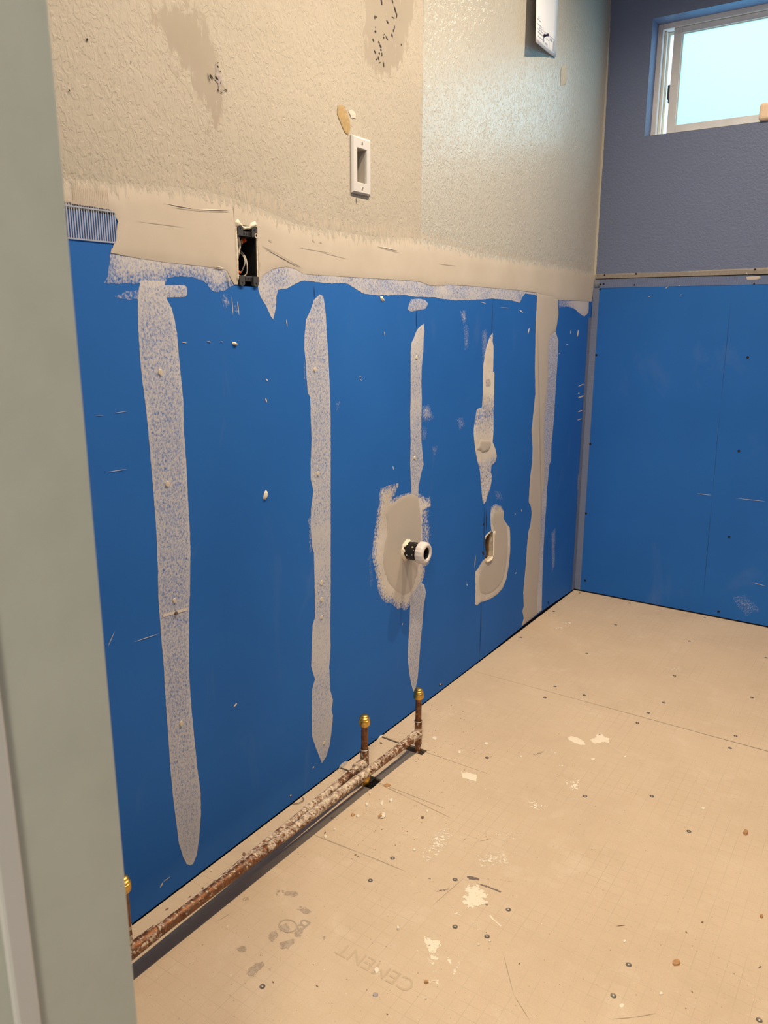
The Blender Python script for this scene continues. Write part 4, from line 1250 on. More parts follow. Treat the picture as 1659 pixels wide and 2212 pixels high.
sp = from_bm('plaster_splashes', bm, M_CHIP, None, recalc=False)
sp['kind'] = 'stuff'
keep(sp, ds)

# ---- torn plaster edge and inside of the open hole
hp = np.array(HOLE)
hc = hp.mean(axis=0)
lip = [tuple(hc + (p - hc) * 1.10) for p in hp]
coat('torn_lip', 'L', [(1046, 1203), (1050, 1211), (1057, 1207), (1063, 1200), (1063, 1206), (1058, 1212), (1052, 1216), (1047, 1213)], M_CHIP, jp, amp=0.0006, seed=131, cov=1, thick=0.005, feather=0.004, grid=0.002, base=0.0015)
coat('torn_lip', 'L', [(1064, 1150), (1068, 1146), (1070, 1150), (1067, 1158), (1066, 1200), (1063.5, 1202), (1064, 1170)], M_CHIP, jp, amp=0.0006, seed=132, cov=1, thick=0.003, feather=0.003, grid=0.002, base=0.0015)
coat('torn_lip', 'L', [(1047, 1160), (1050, 1155), (1058, 1148), (1061, 1146), (1060, 1150), (1052, 1158), (1048, 1166)], M_MUDW, b1, amp=0.0005, seed=133, cov=1.1, thick=0.001, feather=0.003, grid=0.002)
vs, fs = [], []
for x in (-0.0128, -0.020, -0.040):
    for i in range(12):
        t = i / 11
        zz = hp[:, 1].min() - 0.005 + (hp[:, 1].max() - hp[:, 1].min() + 0.012) * t
        vs.append((x, -0.7885 + 0.006 * mnoise.noise(Vector((x * 90, t * 6, 1))), zz))
for i in range(2):
    for k in range(11):
        fs.append((i * 12 + k, i * 12 + k + 1, (i + 1) * 12 + k + 1, (i + 1) * 12 + k))
ir = from_mesh('hole_inside', vs, fs, plain('plastered_stud', (0.34, 0.25, 0.12, 1), 0.85, var=0.4, scale=70), wall_left, smooth=True)
tube('inner_pipe', [(-0.022, -0.812, 0.30), (-0.020, -0.806, 0.36), (-0.024, -0.800, 0.46)], 0.004, plain('plastered_rod', (0.52, 0.42, 0.26, 1), 0.7), wall_left, 10)

# ---- pinned paper
pc = [(0.0025, -0.472), (0.0055, -0.508), (0.0100, -0.545), (0.0155, -0.582), (0.0215, -0.620), (0.0280, -0.658), (0.034, -0.695)]
pz0 = onplane(1149, 85, 0, 0.034)[2]
pz1 = onplane(1199, 124, 0, 0.0025)[2]
vs, fs = [], []
NZ = 14
for j in range(NZ + 1):
    for i, (xo, yy) in enumerate(pc):
        t = i / (len(pc) - 1)
        zb = pz1 + (pz0 - pz1) * t
        k = j / NZ
        lift = 1.0 - 0.30 * k
        vs.append((0.0025 + (xo - 0.0025) * lift, yy, zb + 0.285 * k))
for j in range(NZ):
    for i in range(len(pc) - 1):
        a = j * len(pc) + i
        fs.append((a, a + 1, a + 1 + len(pc), a + len(pc)))
paper = empty('pinned_paper', (0.003, -0.58, pz0))
tag(paper, 'white printed sheet of paper pinned high on the cream wall', 'paper')
sh = from_mesh('sheet', vs, fs, M_PAPER, None, smooth=True)
sm = sh.modifiers.new('thickness', 'SOLIDIFY'); sm.thickness = 0.0003; sm.offset = 0
keep(sh, paper)
def on_paper(s, tz):
    """s: 0 right edge .. 1 left edge, tz metres above bottom edge"""
    f = s * (len(pc) - 1)
    i = min(int(f), len(pc) - 2)
    t = f - i
    x = pc[i][0] + (pc[i + 1][0] - pc[i][0]) * t
    y = pc[i][1] + (pc[i + 1][1] - pc[i][1]) * t
    x = 0.0025 + (x - 0.0025) * (1 - 0.30 * tz / 0.285)
    return Vector((x + 0.0006, y, pz1 + (pz0 - pz1) * s + tz))
vs, fs = [], []
def ink(s0, s1, z0, z1):
    n = max(1, int((s1 - s0) * 14))
    for q in range(n):
        a, b = s0 + (s1 - s0) * q / n, s0 + (s1 - s0) * (q + 1) / n
        i = len(vs)
        vs.extend([on_paper(a, z0), on_paper(b, z0), on_paper(b, z1), on_paper(a, z1)])
        fs.append((i, i + 1, i + 2, i + 3))
for (s0, s1, z0, z1) in [(0.06, 0.95, 0.0080, 0.0092), (0.06, 0.62, 0.046, 0.0470), (0.06, 0.068, 0.009, 0.046), (0.30, 0.305, 0.010, 0.046), (0.62, 0.625, 0.009, 0.056), (0.66, 0.90, 0.030, 0.033), (0.66, 0.92, 0.038, 0.040), (0.64, 0.90, 0.020, 0.022),
                         (0.40, 0.52, 0.016, 0.021), (0.10, 0.14, 0.014, 0.040), (0.18, 0.28, 0.036, 0.042), (0.70, 0.95, 0.050, 0.052), (0.68, 0.86, 0.044, 0.046), (0.75, 0.95, 0.062, 0.064), (0.34, 0.50, 0.032, 0.033), (0.84, 0.88, 0.066, 0.072)]:
    ink(s0, s1, z0, z1)
ik = from_mesh('printed_lines', vs, fs, M_INK)
keep(ik, paper)
pp_ = onplane(1173, 78, 0, 0.017)
pin = lathe('push_pin', [(-0.006, 0.0008), (0.004, 0.0008), (0.004, 0.0050), (0.0052, 0.0052), (0.0062, 0.0036), (0.012, 0.0026), (0.0145, 0.0040), (0.0160, 0.0044), (0.0168, 0.0)], pp_, (1, 0.0, 0.03), M_PIN, None, seg=16)
tag(pin, 'navy push pin through the printed sheet', 'push pin')

# ================================================================== COPPER PIPES
def mud_pipe(name, p0, p1, r, parent, mudfn, step=0.0025, seg=28, seed=0, amp=0.0017):
    a, b = Vector(p0), Vector(p1)
    d = b - a
    n = max(2, int(d.length / step))
    ax = d.normalized()
    u = Vector((0, 0, 1)) - ax * ax.z
    if u.length < 0.1:
        u = Vector((1, 0, 0))
    u.normalize()
    v = ax.cross(u)
    vs, fs, cv = [], [], []
    for i in range(n + 1):
        c = a + d * (i / n)
        for k in range(seg):
            t = 2 * math.pi * k / seg
            dr = u * math.cos(t) + v * math.sin(t)
            q = c + dr * r
            nz = 0.5 * mnoise.noise(q * 120 + Vector((seed, 0, 0))) + 0.5 * mnoise.noise(q * 330 + Vector((0, seed, 0)))
            m = mudfn(q, math.cos(t)) + nz * 0.75
            m = min(max(m, 0.0), 1.0)
            vs.append(q + dr * amp * m * (0.55 + 0.45 * mnoise.noise(q * 320)))
            cv.append(m)
    for i in range(n):
        for k in range(seg):
            k2 = (k + 1) % seg
            fs.append((i * seg + k, i * seg + k2, (i + 1) * seg + k2, (i + 1) * seg + k))
    fs.append(tuple(reversed(range(seg))))
    fs.append(tuple(n * seg + k for k in range(seg)))
    o = from_mesh(name, vs, fs, M_PIPE, None, smooth=True, cov=cv)
    keep(o, parent)
    return o

def cap(parent, x, y, z):
    """brass push-fit end cap whose lower rim is at height z"""
    return lathe('brass_cap', [(0.0, 0.0082), (0.0, 0.0118), (0.002, 0.0128), (0.0130, 0.0130), (0.0150, 0.0122), (0.0155, 0.0112), (0.0175, 0.0118), (0.0200, 0.0112), (0.0215, 0.0092), (0.0250, 0.0088), (0.0268, 0.0066), (0.0270, 0.0)],
                 (x, y, z), (0, 0, 1), M_BRASS, parent, 28)

FX, FY = 0.120, -1.430
FZ = 0.048
fpipe = empty('copper_pipe', (FX, FY, 0.0))
tag(fpipe, 'front plaster-caked copper pipe ending in the far brass-capped riser', 'pipe', 'copper supply pipes along the wall')
LX, LY, LZ = 0.1045, -2.312, 0.0585
def mudF(q, up):
    y = q.y
    f = float(np.interp(y, [-2.6, -2.28, -2.22, -2.10, -2.0, -1.93, -1.80, -1.70, -1.64, -1.60, -1.50, -1.43], [0.1, 0.40, 0.18, 0.24, 0.36, 0.48, 0.52, 0.52, 0.48, 0.34, 0.36, 0.48]))
    return f + 0.16 * up
mud_pipe('horizontal_pipe', (LX - 0.004, -2.62, LZ + 0.003), (FX, FY - 0.008, FZ), 0.0100, fpipe, mudF, seed=1)
mud_pipe('riser', (FX, FY, -0.05), (FX, FY, 0.160), 0.0078, fpipe, lambda q, up: 0.05 if q.z > 0.07 else 0.35, seed=3, amp=0.0008)
mud_pipe('tee_fitting', (FX, FY, 0.020), (FX, FY, 0.084), 0.0092, fpipe, lambda q, up: 0.30 + (0.25 if 0.04 < q.z < 0.066 else 0.0), seed=4, amp=0.0014)
mud_pipe('tee_socket', (FX - 0.0006, FY - 0.036, FZ), (FX, FY, FZ), 0.0118, fpipe, lambda q, up: 0.62, seed=5, amp=0.002)
cap(fpipe, FX, FY, 0.148)
# joint ring on the riser
lathe('solder_ring', [(0, 0.0092), (0.0006, 0.0104), (0.0024, 0.0104), (0.003, 0.0092)], (FX, FY, 0.083), (0, 0, 1), plain('solder', (0.40, 0.34, 0.26, 1), 0.45, 0.6), fpipe, 24)

MX, MY, MZ = 0.091, -1.626, 0.055
rpipe = empty('copper_pipe', (MX, MY, 0.0))
tag(rpipe, 'rear plaster-caked copper pipe against the wall ending in the middle capped riser', 'pipe', 'copper supply pipes along the wall')
def mudR(q, up):
    f = float(np.interp(q.y, [-2.6, -2.28, -2.1, -1.95, -1.78, -1.72, -1.69, -1.665, -1.63], [0.45, 0.45, 0.42, 0.45, 0.50, 0.42, 0.10, 0.45, 0.5]))
    return f + 0.15 * up
mud_pipe('horizontal_pipe', (0.092, -2.62, 0.030), (MX, MY - 0.008, MZ), 0.0082, rpipe, mudR, seed=7)
mud_pipe('riser', (MX, MY, -0.05), (MX, MY, 0.165), 0.0082, rpipe, lambda q, up: 0.06 if q.z > 0.08 else 0.3, seed=8, amp=0.0008)
mud_pipe('tee_fitting', (MX, MY, 0.026), (MX, MY, 0.090), 0.0098, rpipe, lambda q, up: 0.50, seed=9, amp=0.0018)
mud_pipe('tee_socket', (MX - 0.0004, MY - 0.034, MZ), (MX, MY, MZ), 0.0118, rpipe, lambda q, up: 0.62, seed=10, amp=0.002)
lathe('solder_ring', [(0, 0.0098), (0.0006, 0.0108), (0.0024, 0.0108), (0.003, 0.0098)], (MX, MY, 0.089), (0, 0, 1), plain('solder', (0.40, 0.34, 0.26, 1), 0.45, 0.6), rpipe, 24)
lathe('brass_elbow_base', [(-0.012, 0.0105), (-0.004, 0.0125), (0.012, 0.0132), (0.022, 0.0118), (0.028, 0.0100)], (MX, MY, 0.0), (0, 0, 1), M_BRASS, rpipe, 26)
cap(rpipe, MX, MY, 0.153)

lx, ly = 0.0972, -2.3140
lpipe = empty('copper_riser', (lx, ly, 0.0))
tag(lpipe, 'short brass-capped copper riser half hidden behind the door jamb', 'pipe')
mud_pipe('riser', (lx, ly, 0.0715), (lx, ly, 0.185), 0.0078, lpipe, lambda q, up: 0.08 if q.z > 0.105 else (0.75 if (0.098 < q.z or q.z < 0.088) else 0.1), seed=12, amp=0.0012)
cap(lpipe, lx, ly, 0.172)
cp = mud_pipe('coupling', (LX - 0.0012, -2.3220, LZ), (LX + 0.0002, -2.262, LZ - 0.0006), 0.0118, fpipe, lambda q, up: 0.42 if q.y > -2.275 else 0.30, seed=13, amp=0.0016)

# ================================================================== FLOOR DETAILS
scr = [(848, 1854), (800, 1902), (983, 1900), (983, 2002), (1052, 2023), (1098, 1965), (1020, 1949), (1358, 2084), (1325, 2151), (1640, 2204), (567, 2131), (1488, 1796), (1577, 1616), (1589, 1590), (1400, 1540), (1377, 1562),
       (1177, 1507), (1199, 1483), (1268, 1412), (1330, 1350), (1360, 1303), (1252, 1281), (1262, 1502), (1457, 1460), (1489, 1385), (1624, 1507), (1655, 1421), (1125, 1377), (1196, 1321), (1434, 1518), (1523, 1335), (1264, 1720), (1052, 1637), (1408, 1720)]
for i, (x, y) in enumerate(scr):
    p = F(x, y)
    r = 0.0050
    vs, fs = [], []
    seg = 12
    prof_ = ((0.0004, 1.0), (0.0007, 0.92), (0.0005, 0.45), (0.0003, 0.30))
    for h, k in prof_:
        for q in range(seg):
            t = 2 * math.pi * q / seg
            vs.append((p[0] + r * k * math.cos(t), p[1] + r * k * math.sin(t), h))
    for a in range(3):
        for q in range(seg):
            q2 = (q + 1) % seg
            fs.append((a * seg + q, a * seg + q2, (a + 1) * seg + q2, (a + 1) * seg + q))
    fs.append(tuple(3 * seg + q for q in range(seg)))
    o = from_mesh('floor_screw', vs, fs, None, floor, mats=[M_SCREW, M_SCREWC], midx=[0] * (len(fs) - 1) + [1])

# dried compound splashes
SPL = [([(1227, 1592), (1234, 1590), (1249, 1594), (1262, 1602), (1265, 1609), (1255, 1610), (1240, 1604), (1228, 1598)], 'smooth tongue of dried compound on the floor', 0.0012, 1.2, 0.9),
       ([(1275, 1598), (1288, 1593), (1289, 1586), (1300, 1586), (1308, 1593), (1316, 1594), (1317, 1605), (1302, 1603), (1285, 1607), (1278, 1603)], 'star-shaped dried compound splash on the floor', 0.003, 1.2, 0.9),
       ([(1000, 1920), (1010, 1912), (1030, 1912), (1045, 1923), (1052, 1932), (1048, 1942), (1056, 1950), (1036, 1960), (1016, 1962), (1003, 1958), (995, 1945), (1008, 1932)], 'large pale compound splash with a screw in it', 0.005, 0.95, 0.45),
       ([(996, 1665), (1000, 1670), (1008, 1668), (1030, 1674), (1029, 1688), (1012, 1684), (999, 1680)], 'torn pale compound scrap by the floor seam', 0.001, 1.3, 1.2),
       ([(916, 2022), (926, 2025), (932, 2030), (950, 2032), (952, 2042), (943, 2050), (940, 2058), (928, 2058), (922, 2044), (917, 2034)], 'crumpled compound splash at the bottom', 0.002, 1.0, 0.7)]
for i, (poly, lab, am, cv, ed) in enumerate(SPL):
    coat('compound_splash', 'F', poly, M_SPLAT, floor, lab, amp=am, seed=140 + i, cov=cv, edge=ed, feather=0.008, grid=0.004, step=0.003, thick=0.0012)
SMALL = [([(930, 2062), (950, 2058), (942, 2068), (930, 2072)], 1.0), ([(922, 2070), (946, 2068), (945, 2074), (930, 2076)], 1.2), ([(924, 2080), (938, 2078), (938, 2086), (926, 2088)], 0.9), ([(930, 2098), (940, 2092), (945, 2100), (932, 2102)], 0.9),
         ([(926, 2120), (944, 2116), (953, 2116), (950, 2126), (934, 2124)], 1.0), ([(966, 2064), (970, 2068), (975, 2078), (979, 2090), (973, 2084), (968, 2074)], 1.0), ([(979, 2096), (988, 2082), (993, 2076), (989, 2092), (984, 2104), (983, 2112), (978, 2106)], 1.0),
         ([(1222, 1690), (1225, 1684), (1228, 1692), (1224, 1696)], 0.9), ([(1232, 1700), (1238, 1690), (1242, 1680), (1243, 1692), (1248, 1686), (1252, 1684), (1250, 1698), (1247, 1706), (1236, 1706)], 0.9),
         ([(1138, 1738), (1146, 1726), (1160, 1734), (1170, 1736), (1185, 1738), (1180, 1746), (1160, 1750), (1144, 1752)], 0.55), ([(1222, 1724), (1236, 1720), (1262, 1720), (1258, 1728), (1234, 1732)], 0.42),
         ([(1160, 1628), (1180, 1618), (1200, 1618), (1214, 1626), (1196, 1632), (1178, 1630)], 0.40), ([(1200, 1650), (1216, 1646), (1228, 1650), (1222, 1658), (1208, 1658)], 0.45), ([(1230, 1652), (1242, 1648), (1240, 1656)], 0.5),
         ([(930, 1800), (960, 1786), (980, 1800), (968, 1830), (944, 1850), (920, 1840)], 0.46), ([(900, 1840), (930, 1832), (944, 1860), (916, 1872)], 0.38), ([(1020, 1850), (1070, 1838), (1110, 1848), (1100, 1870), (1040, 1876)], 0.42), ([(1040, 1800), (1100, 1790), (1150, 1800), (1100, 1820)], 0.30),
         ([(968, 1960), (980, 1956), (988, 1962), (972, 1966)], 0.6), ([(980, 1972), (996, 1968), (996, 1978), (984, 1980)], 0.7), ([(954, 1940), (966, 1936), (968, 1946), (958, 1948)], 0.35), ([(1018, 1990), (1023, 1992), (1025, 2000), (1019, 1998)], 0.9),
         ([(1460, 1440), (1480, 1440), (1470, 1450), (1430, 1450), (1425, 1442)], 0.40), ([(1602, 1582), (1620, 1586), (1634, 1592), (1618, 1592)], 0.6), ([(1196, 1357), (1216, 1354), (1216, 1358), (1200, 1359)], 0.9), ([(1216, 1344), (1234, 1341), (1234, 1347), (1220, 1348)], 0.7),
         ([(1480, 1868), (1500, 1880), (1490, 1890)], 0.35), ([(1360, 1790), (1420, 1800), (1400, 1815)], 0.2), ([(820, 1850), (880, 1830), (920, 1800), (910, 1850), (860, 1880)], 0.16), ([(1500, 1700), (1560, 1690), (1600, 1720), (1540, 1740)], 0.14)]
for i, (poly, cv) in enumerate(SMALL):
    coat('compound_smear', 'F', poly, M_SPLAT, floor, None, amp=0.0024, seed=160 + i, cov=cv, edge=cv * 0.5, feather=0.012, grid=0.005, step=0.003, thick=0.0006, base=0.0002)
# damp stains and stamped marks
ST = [([(586, 1918), (600, 1922), (618, 1922), (642, 1926), (645, 1934), (634, 1938), (618, 1936)], 0.62), ([(595, 1926), (604, 1922), (606, 1935), (597, 1938)], 0.4), ([(640, 1962), (648, 1957), (664, 1962), (672, 1970), (662, 1976), (650, 1970)], 0.7),
      ([(605, 2000), (618, 1994), (628, 2004), (622, 2016), (606, 2012)], 0.85), ([(582, 2014), (596, 2010), (602, 2022), (588, 2036), (580, 2028)], 0.8), ([(638, 2012), (650, 2004), (656, 2014), (648, 2026), (636, 2022)], 0.85), ([(602, 2038), (616, 2032), (634, 2028), (640, 2034), (622, 2050), (608, 2050)], 0.9),
      ([(510, 2050), (522, 2043), (534, 2047), (530, 2056), (518, 2058)], 0.8), ([(552, 2062), (562, 2054), (570, 2060), (562, 2066)], 0.5), ([(536, 2092), (552, 2082), (568, 2078), (572, 2086), (556, 2100), (544, 2112), (532, 2104)], 0.8), ([(578, 2094), (586, 2090), (588, 2096), (580, 2098)], 0.5),
      ([(524, 1940), (536, 1937), (538, 1944), (526, 1947)], 0.6), ([(484, 2004), (492, 1998), (496, 2004), (488, 2008)], 0.5), ([(697, 2024), (702, 2021), (704, 2026), (699, 2031)], 0.9), ([(526, 2115), (540, 2112), (538, 2125), (524, 2125)], 0.35),
      ([(1036, 1896), (1042, 1894), (1046, 1897), (1040, 1899)], 0.4), ([(1520, 2200), (1524, 2194), (1526, 2204), (1518, 2206)], 0.7), ([(740, 1660), (755, 1668), (745, 1676), (730, 1672)], 0.35), ([(712, 1690), (725, 1688), (720, 1705), (700, 1708)], 0.35)]
for i, (poly, cv) in enumerate(ST):
    coat('damp_stain', 'F', poly, M_STAIN, floor, None, amp=0.0022, seed=200 + i, cov=cv, edge=cv * 0.6, feather=0.008, grid=0.005, step=0.003, thick=0.0001, base=0.0002)
SCF = [([(1008, 1893), (1020, 1893), (1036, 1898), (1033, 1902), (1014, 1900)], 0.75), ([(1030, 1908), (1050, 1913), (1070, 1921), (1084, 1927), (1080, 1928), (1054, 1918)], 0.95), ([(940, 1926), (950, 1922), (975, 1920), (960, 1925)], 0.5), ([(1046, 1953), (1056, 1955), (1052, 1957)], 0.8),
       ([(1040, 1897), (1110, 1903), (1110, 1905), (1042, 1900)], 0.22), ([(1152, 1630), (1175, 1622), (1176, 1624), (1155, 1632)], 0.4), ([(1292, 1588), (1296, 1586), (1301, 1596), (1299, 1601), (1296, 1600)], 0.7), ([(925, 1898), (931, 1897), (930, 1901)], 0.6), ([(981, 1897), (988, 1898), (990, 1903), (983, 1902)], 0.6)]
for i, (poly, cv) in enumerate(SCF):
    coat('dark_scuff', 'F', poly, M_SCUFF, floor, None, amp=0.0012, seed=230 + i, cov=cv, edge=cv * 0.7, feather=0.004, grid=0.004, step=0.003, thick=0.0001, base=0.0013)
slivers('fine_scratches', 'F', [(672, 1801, 775, 1842, 1.6), (770, 1839, 880, 1884, 1.1), (1086, 2056, 1110, 2150, 1.2), (1110, 2150, 1145, 2205, 1.2), (1322, 2202, 1370, 2198, 1.6), (1370, 2198, 1418, 2189, 1.6), (1084, 1850, 1086, 1856, 1.2), (700, 1655, 740, 1668, 1.4), (815, 1692, 880, 1722, 1.2), (880, 1722, 980, 1770, 0.9),
                                (1035, 1818, 1060, 1812, 0.8), (470, 1990, 500, 1972, 0.8), (820, 1590, 905, 1618, 1.4), (930, 1960, 1010, 1890, 0.7), (1000, 1948, 1012, 1956, 1.6)],
        plain('scratched_board', (0.34, 0.265, 0.185, 1), 0.9), floor, off=0.0004, raise_mid=0.0)
sl = coat('raised_sliver', 'F', [(1056, 1978), (1061, 1977), (1066, 1985), (1083, 2000), (1081, 2002), (1068, 1990), (1058, 1982)], M_CHIP, floor, amp=0.0003, seed=250, cov=1, thick=0.004, feather=0.003, grid=0.002)

slivers('dark_flecks', 'F', [(356, 1967, 365, 1962, 3), (407, 1939, 413, 1936, 2.5), (435, 1921, 441, 1917, 3.5), (700, 1802, 704, 1797, 3), (715, 1769, 718, 1766, 4), (765, 1848, 771, 1846, 2), (770, 1852, 776, 1850, 1.5), (588, 2120, 592, 2124, 2.5),
                            (682, 2128, 688, 2133, 2.5), (834, 2190, 839, 2192, 2), (792, 2138, 793, 2140, 1.5), (1120, 2084, 1124, 2080, 2), (1330, 2001, 1352, 1999, 1.2), (1480, 2012, 1485, 2016, 2), (1514, 1993, 1520, 1992, 3.5), (1494, 2140, 1496, 2146, 2.5), (1638, 2092, 1645, 2087, 3), (1480, 2178, 1483, 2179, 3),
                            (748, 1610, 752, 1612, 3), (820, 1604, 826, 1607, 4), (690, 1690, 694, 1692, 3), (905, 1605, 910, 1608, 1.5), (1258, 1722, 1261, 1718, 1.5)], M_CRUMB, floor, off=0.0007, raise_mid=0.0008)
fib = tube('fiber_scrap', spline([tuple(F(632, 1738)) + (0.0015,), tuple(F(645, 1737)) + (0.003,), tuple(F(654, 1733)) + (0.004,), tuple(F(656, 1728)) + (0.004,), tuple(F(653, 1724)) + (0.0012,)], 6), 0.0008, M_CRUMB, None, 6)
tag(fib, 'thin curled brown fibre between the wall and the copper pipes', 'fibre')
coat('broken_corner', 'L', [(730, 1662), (735, 1652), (742, 1646), (750, 1644), (756, 1645), (746, 1652), (738, 1660)], M_BARE, wall_left, 'small broken grey board corner at the floor', amp=0.0010, seed=255, cov=1, thick=0.006, feather=0.005, grid=0.003)
coat('broken_corner', 'L', [(815, 1596), (822, 1588), (830, 1586), (826, 1592), (819, 1598)], M_CHIP, wall_left, None, amp=0.0008, seed=256, cov=1, thick=0.004, feather=0.004, grid=0.003)
# pressed lettering on the board, reading away from the viewer
def word(txt, x, y, size, rot, mat):
    cu = bpy.data.curves.new('pressed_word', 'FONT')
    cu.body = txt
    cu.size = size
    cu.extrude = 0.0
    tmp = bpy.data.objects.new('tmp_word', cu)
    COL.objects.link(tmp)
    dg = bpy.context.evaluated_depsgraph_get()
    dg.update()
    me = bpy.data.meshes.new_from_object(tmp.evaluated_get(dg))
    bpy.data.objects.remove(tmp)
    me.transform(Matrix.Translation((x, y, 0.0004)) @ Matrix.Rotation(rot, 4, 'Z'))
    me.materials.clear()
    me.materials.append(mat)
    me.name = 'pressed_word'
    o = bpy.data.objects.new('pressed_word', me)
    COL.objects.link(o)
    o.parent = floor
    o['label'] = 'faint upside-down word CEMENT pressed into the board'
    return o
word('CEMENT', 0.500, -2.052, 0.040, math.pi, M_PRINT)
def ring_mark(x, y, r, w_, ecc):
    p = F(x, y)
    vs, fs = [], []
    for k in range(25):
        t = 2 * math.pi * k / 24
        for rr in (r, r - w_):
            vs.append((p[0] + rr * math.cos(t), p[1] + rr * ecc * math.sin(t), 0.0005))
    for k in range(24):
        fs.append((2 * k, 2 * k + 2, 2 * k + 3, 2 * k + 1))
    return from_mesh('ring_stain', vs, fs, plain('stamp_ink', (0.40, 0.325, 0.24, 1), 0.9), floor)
ring_mark(622, 2000, 0.019, 0.003, 0.8)
word2 = word('B', F(655, 1998)[0] + 0.012, F(655, 1998)[1] + 0.012, 0.040, math.pi * 0.98, plain('stamp_ink', (0.37, 0.30, 0.225, 1), 0.9))
word2['label'] = 'grey stamped letter B on the floor board'

# ---- loose chips: each one its own thing
def chip(name, x, y, wpx, hpx, thick, mat, label, seed, rot=0.0, group=None, lift=0.0):
    rng = random.Random(seed)
    c = np.array(F(x, y))
    sx = abs(np.array(F(x + wpx / 2, y)) - np.array(F(x - wpx / 2, y)))
    a = np.hypot(*sx) / 2
    b = np.hypot(*(np.array(F(x, y + hpx / 2)) - np.array(F(x, y - hpx / 2)))) / 2
    # image axes on the floor
    ex = (np.array(F(x + 2, y)) - c); ex = ex / np.hypot(*ex)
    ey = (np.array(F(x, y - 2)) - c); ey = ey / np.hypot(*ey)
    n = 9
    lo, hi = [], []
    for k in range(n):
        t = 2 * math.pi * k / n + rot
        rr = rng.uniform(0.78, 1.12)
        p = c + ex * a * rr * math.cos(t) + ey * b * rr * math.sin(t)
        q = c + (p - c) * rng.uniform(0.72, 0.92)
        lo.append((p[0], p[1], 0.0003 + lift * (0.5 + 0.5 * math.cos(t))))
        hi.append((q[0], q[1], thick * rng.uniform(0.7, 1.2) + lift * (0.5 + 0.5 * math.cos(t))))
    vs = lo + hi + [(c[0], c[1], thick * 1.05 + lift * .5)]
    fs = []
    for k in range(n):
        k2 = (k + 1) % n
        fs.append((k, k2, n + k2, n + k))
        fs.append((n + k, n + k2, 2 * n))
    fs.append(tuple(reversed(range(n))))
    o = from_mesh(name, vs, fs, mat)
    # move origin to the chip
    o.data.transform(Matrix.Translation((-c[0], -c[1], 0)))
    o.location = (c[0], c[1], 0)
    bm = bmesh.new(); bm.from_mesh(o.data); bmesh.ops.recalc_face_normals(bm, faces=bm.faces); bm.to_mesh(o.data); bm.free()
    tag(o, label, 'plaster chip', group)
    return o
G = 'plaster chips on the floor'
chip('plaster_chip', 825.5, 1763, 20, 13, 0.0035, M_CHIP, 'largest cream and brown plaster chip in front of the pipes', 1, group=G, lift=0.003)
t_ = coat('brown_face', 'F', [(817, 1765), (822, 1760), (830, 1760), (828, 1767), (818, 1769)], M_CHIPB, None, amp=0.0004, seed=300, cov=1, grid=None, base=0.0048, thick=0.0001)
CH0 = [o for o in COL.objects if o.name == 'plaster_chip'][0]
t_.parent = CH0
t_.matrix_parent_inverse = Matrix.Translation(CH0.location).inverted()
chip('plaster_chip', 836, 1697, 15, 7, 0.003, M_CHIPB, 'flat orange brown chip right of the middle copper riser', 2, group=G)
chip('plaster_chip', 793.5, 1739.5, 8, 8, 0.004, M_CHIP, 'left of three small cream chips in a row near the pipe shadow', 3, group=G)
chip('plaster_chip', 825.5, 1736, 8, 11, 0.003, M_CHIP, 'middle of three small cream chips in a row near the pipe shadow', 4, group=G)
chip('plaster_chip', 844.5, 1730.5, 9, 8, 0.004, M_CHIP, 'right of three small cream chips in a row near the pipe shadow', 5, group=G)
chip('plaster_chip', 799.5, 1715, 5, 7, 0.003, M_CHIP, 'tiny cream chip just below the dark pipe shadow', 6, group=G)
chip('plaster_chip', 923, 1753, 7, 8, 0.003, M_CHIP, 'lone elongated cream chip below the pale scrap at the seam', 7, group=G)
chip('plaster_chip', 723, 1793, 6, 5, 0.003, M_CHIP, 'tiny cream chip left of the curled brown fleck', 8, group=G)
chip('plaster_chip', 703, 1808, 8, 7, 0.002, M_CHIP, 'tiny cream chip at the end of the floor seam by the pipes', 9, group=G)
chip('plaster_chip', 773, 1764, 7, 6, 0.003, M_CHIP, 'cream crumb joined to a curled brown fleck', 10, group=G)
chip('brown_fleck', 762, 1761, 9, 7, 0.0025, M_CHIPB, 'curled brown fleck next to a cream crumb', 11, group=G)
chip('plaster_chip', 895, 1837, 8, 4, 0.003, M_CHIP, 'thin cream sliver chip above the two lower left screws', 12, group=G)
chip('plaster_chip', 938, 1594.5, 11, 8, 0.0018, M_CHIP, 'oval cream chip right of the far copper riser', 13, group=G)
chip('plaster_chip', 992.5, 1624.5, 8, 6, 0.0015, M_CHIP, 'small oval cream chip above the pale torn scrap', 14, group=G)
chip('plaster_chip', 813.5, 2097, 13, 13, 0.0022, M_CHIP, 'round white chip lying on the pressed word', 15, group=G)
chip('plaster_chip', 1343.5, 2172, 11, 10, 0.0008, M_CHIP, 'round white disc chip by the lower right screws', 16, group=G)
chip('plaster_chip', 1518.5, 1747, 8, 6, 0.002, M_CHIP, 'small white chip at the right of the floor', 17, group=G)
chip('plaster_chip', 1281.5, 1640, 9, 5, 0.0012, M_CHIP, 'small white drop below the compound tongue', 18, group=G)
chip('plaster_chip', 1351, 1634, 7, 4, 0.0012, M_CHIP, 'lone small white drop right of the compound splashes', 19, group=G)
chip('plaster_chip', 1349, 2034, 8, 6, 0.002, M_CHIP, 'small pale crumb above the lower right screws', 20, group=G)
chip('plaster_chip', 920, 2158, 5, 5, 0.003, M_CHIP, 'tiny white crumb at the bottom right of the pressed word', 21, group=G)
chip('brown_fleck', 1461, 2080, 17, 15, 0.003, M_CHIPB, 'large brown flake at the lower right', 22, group=G)
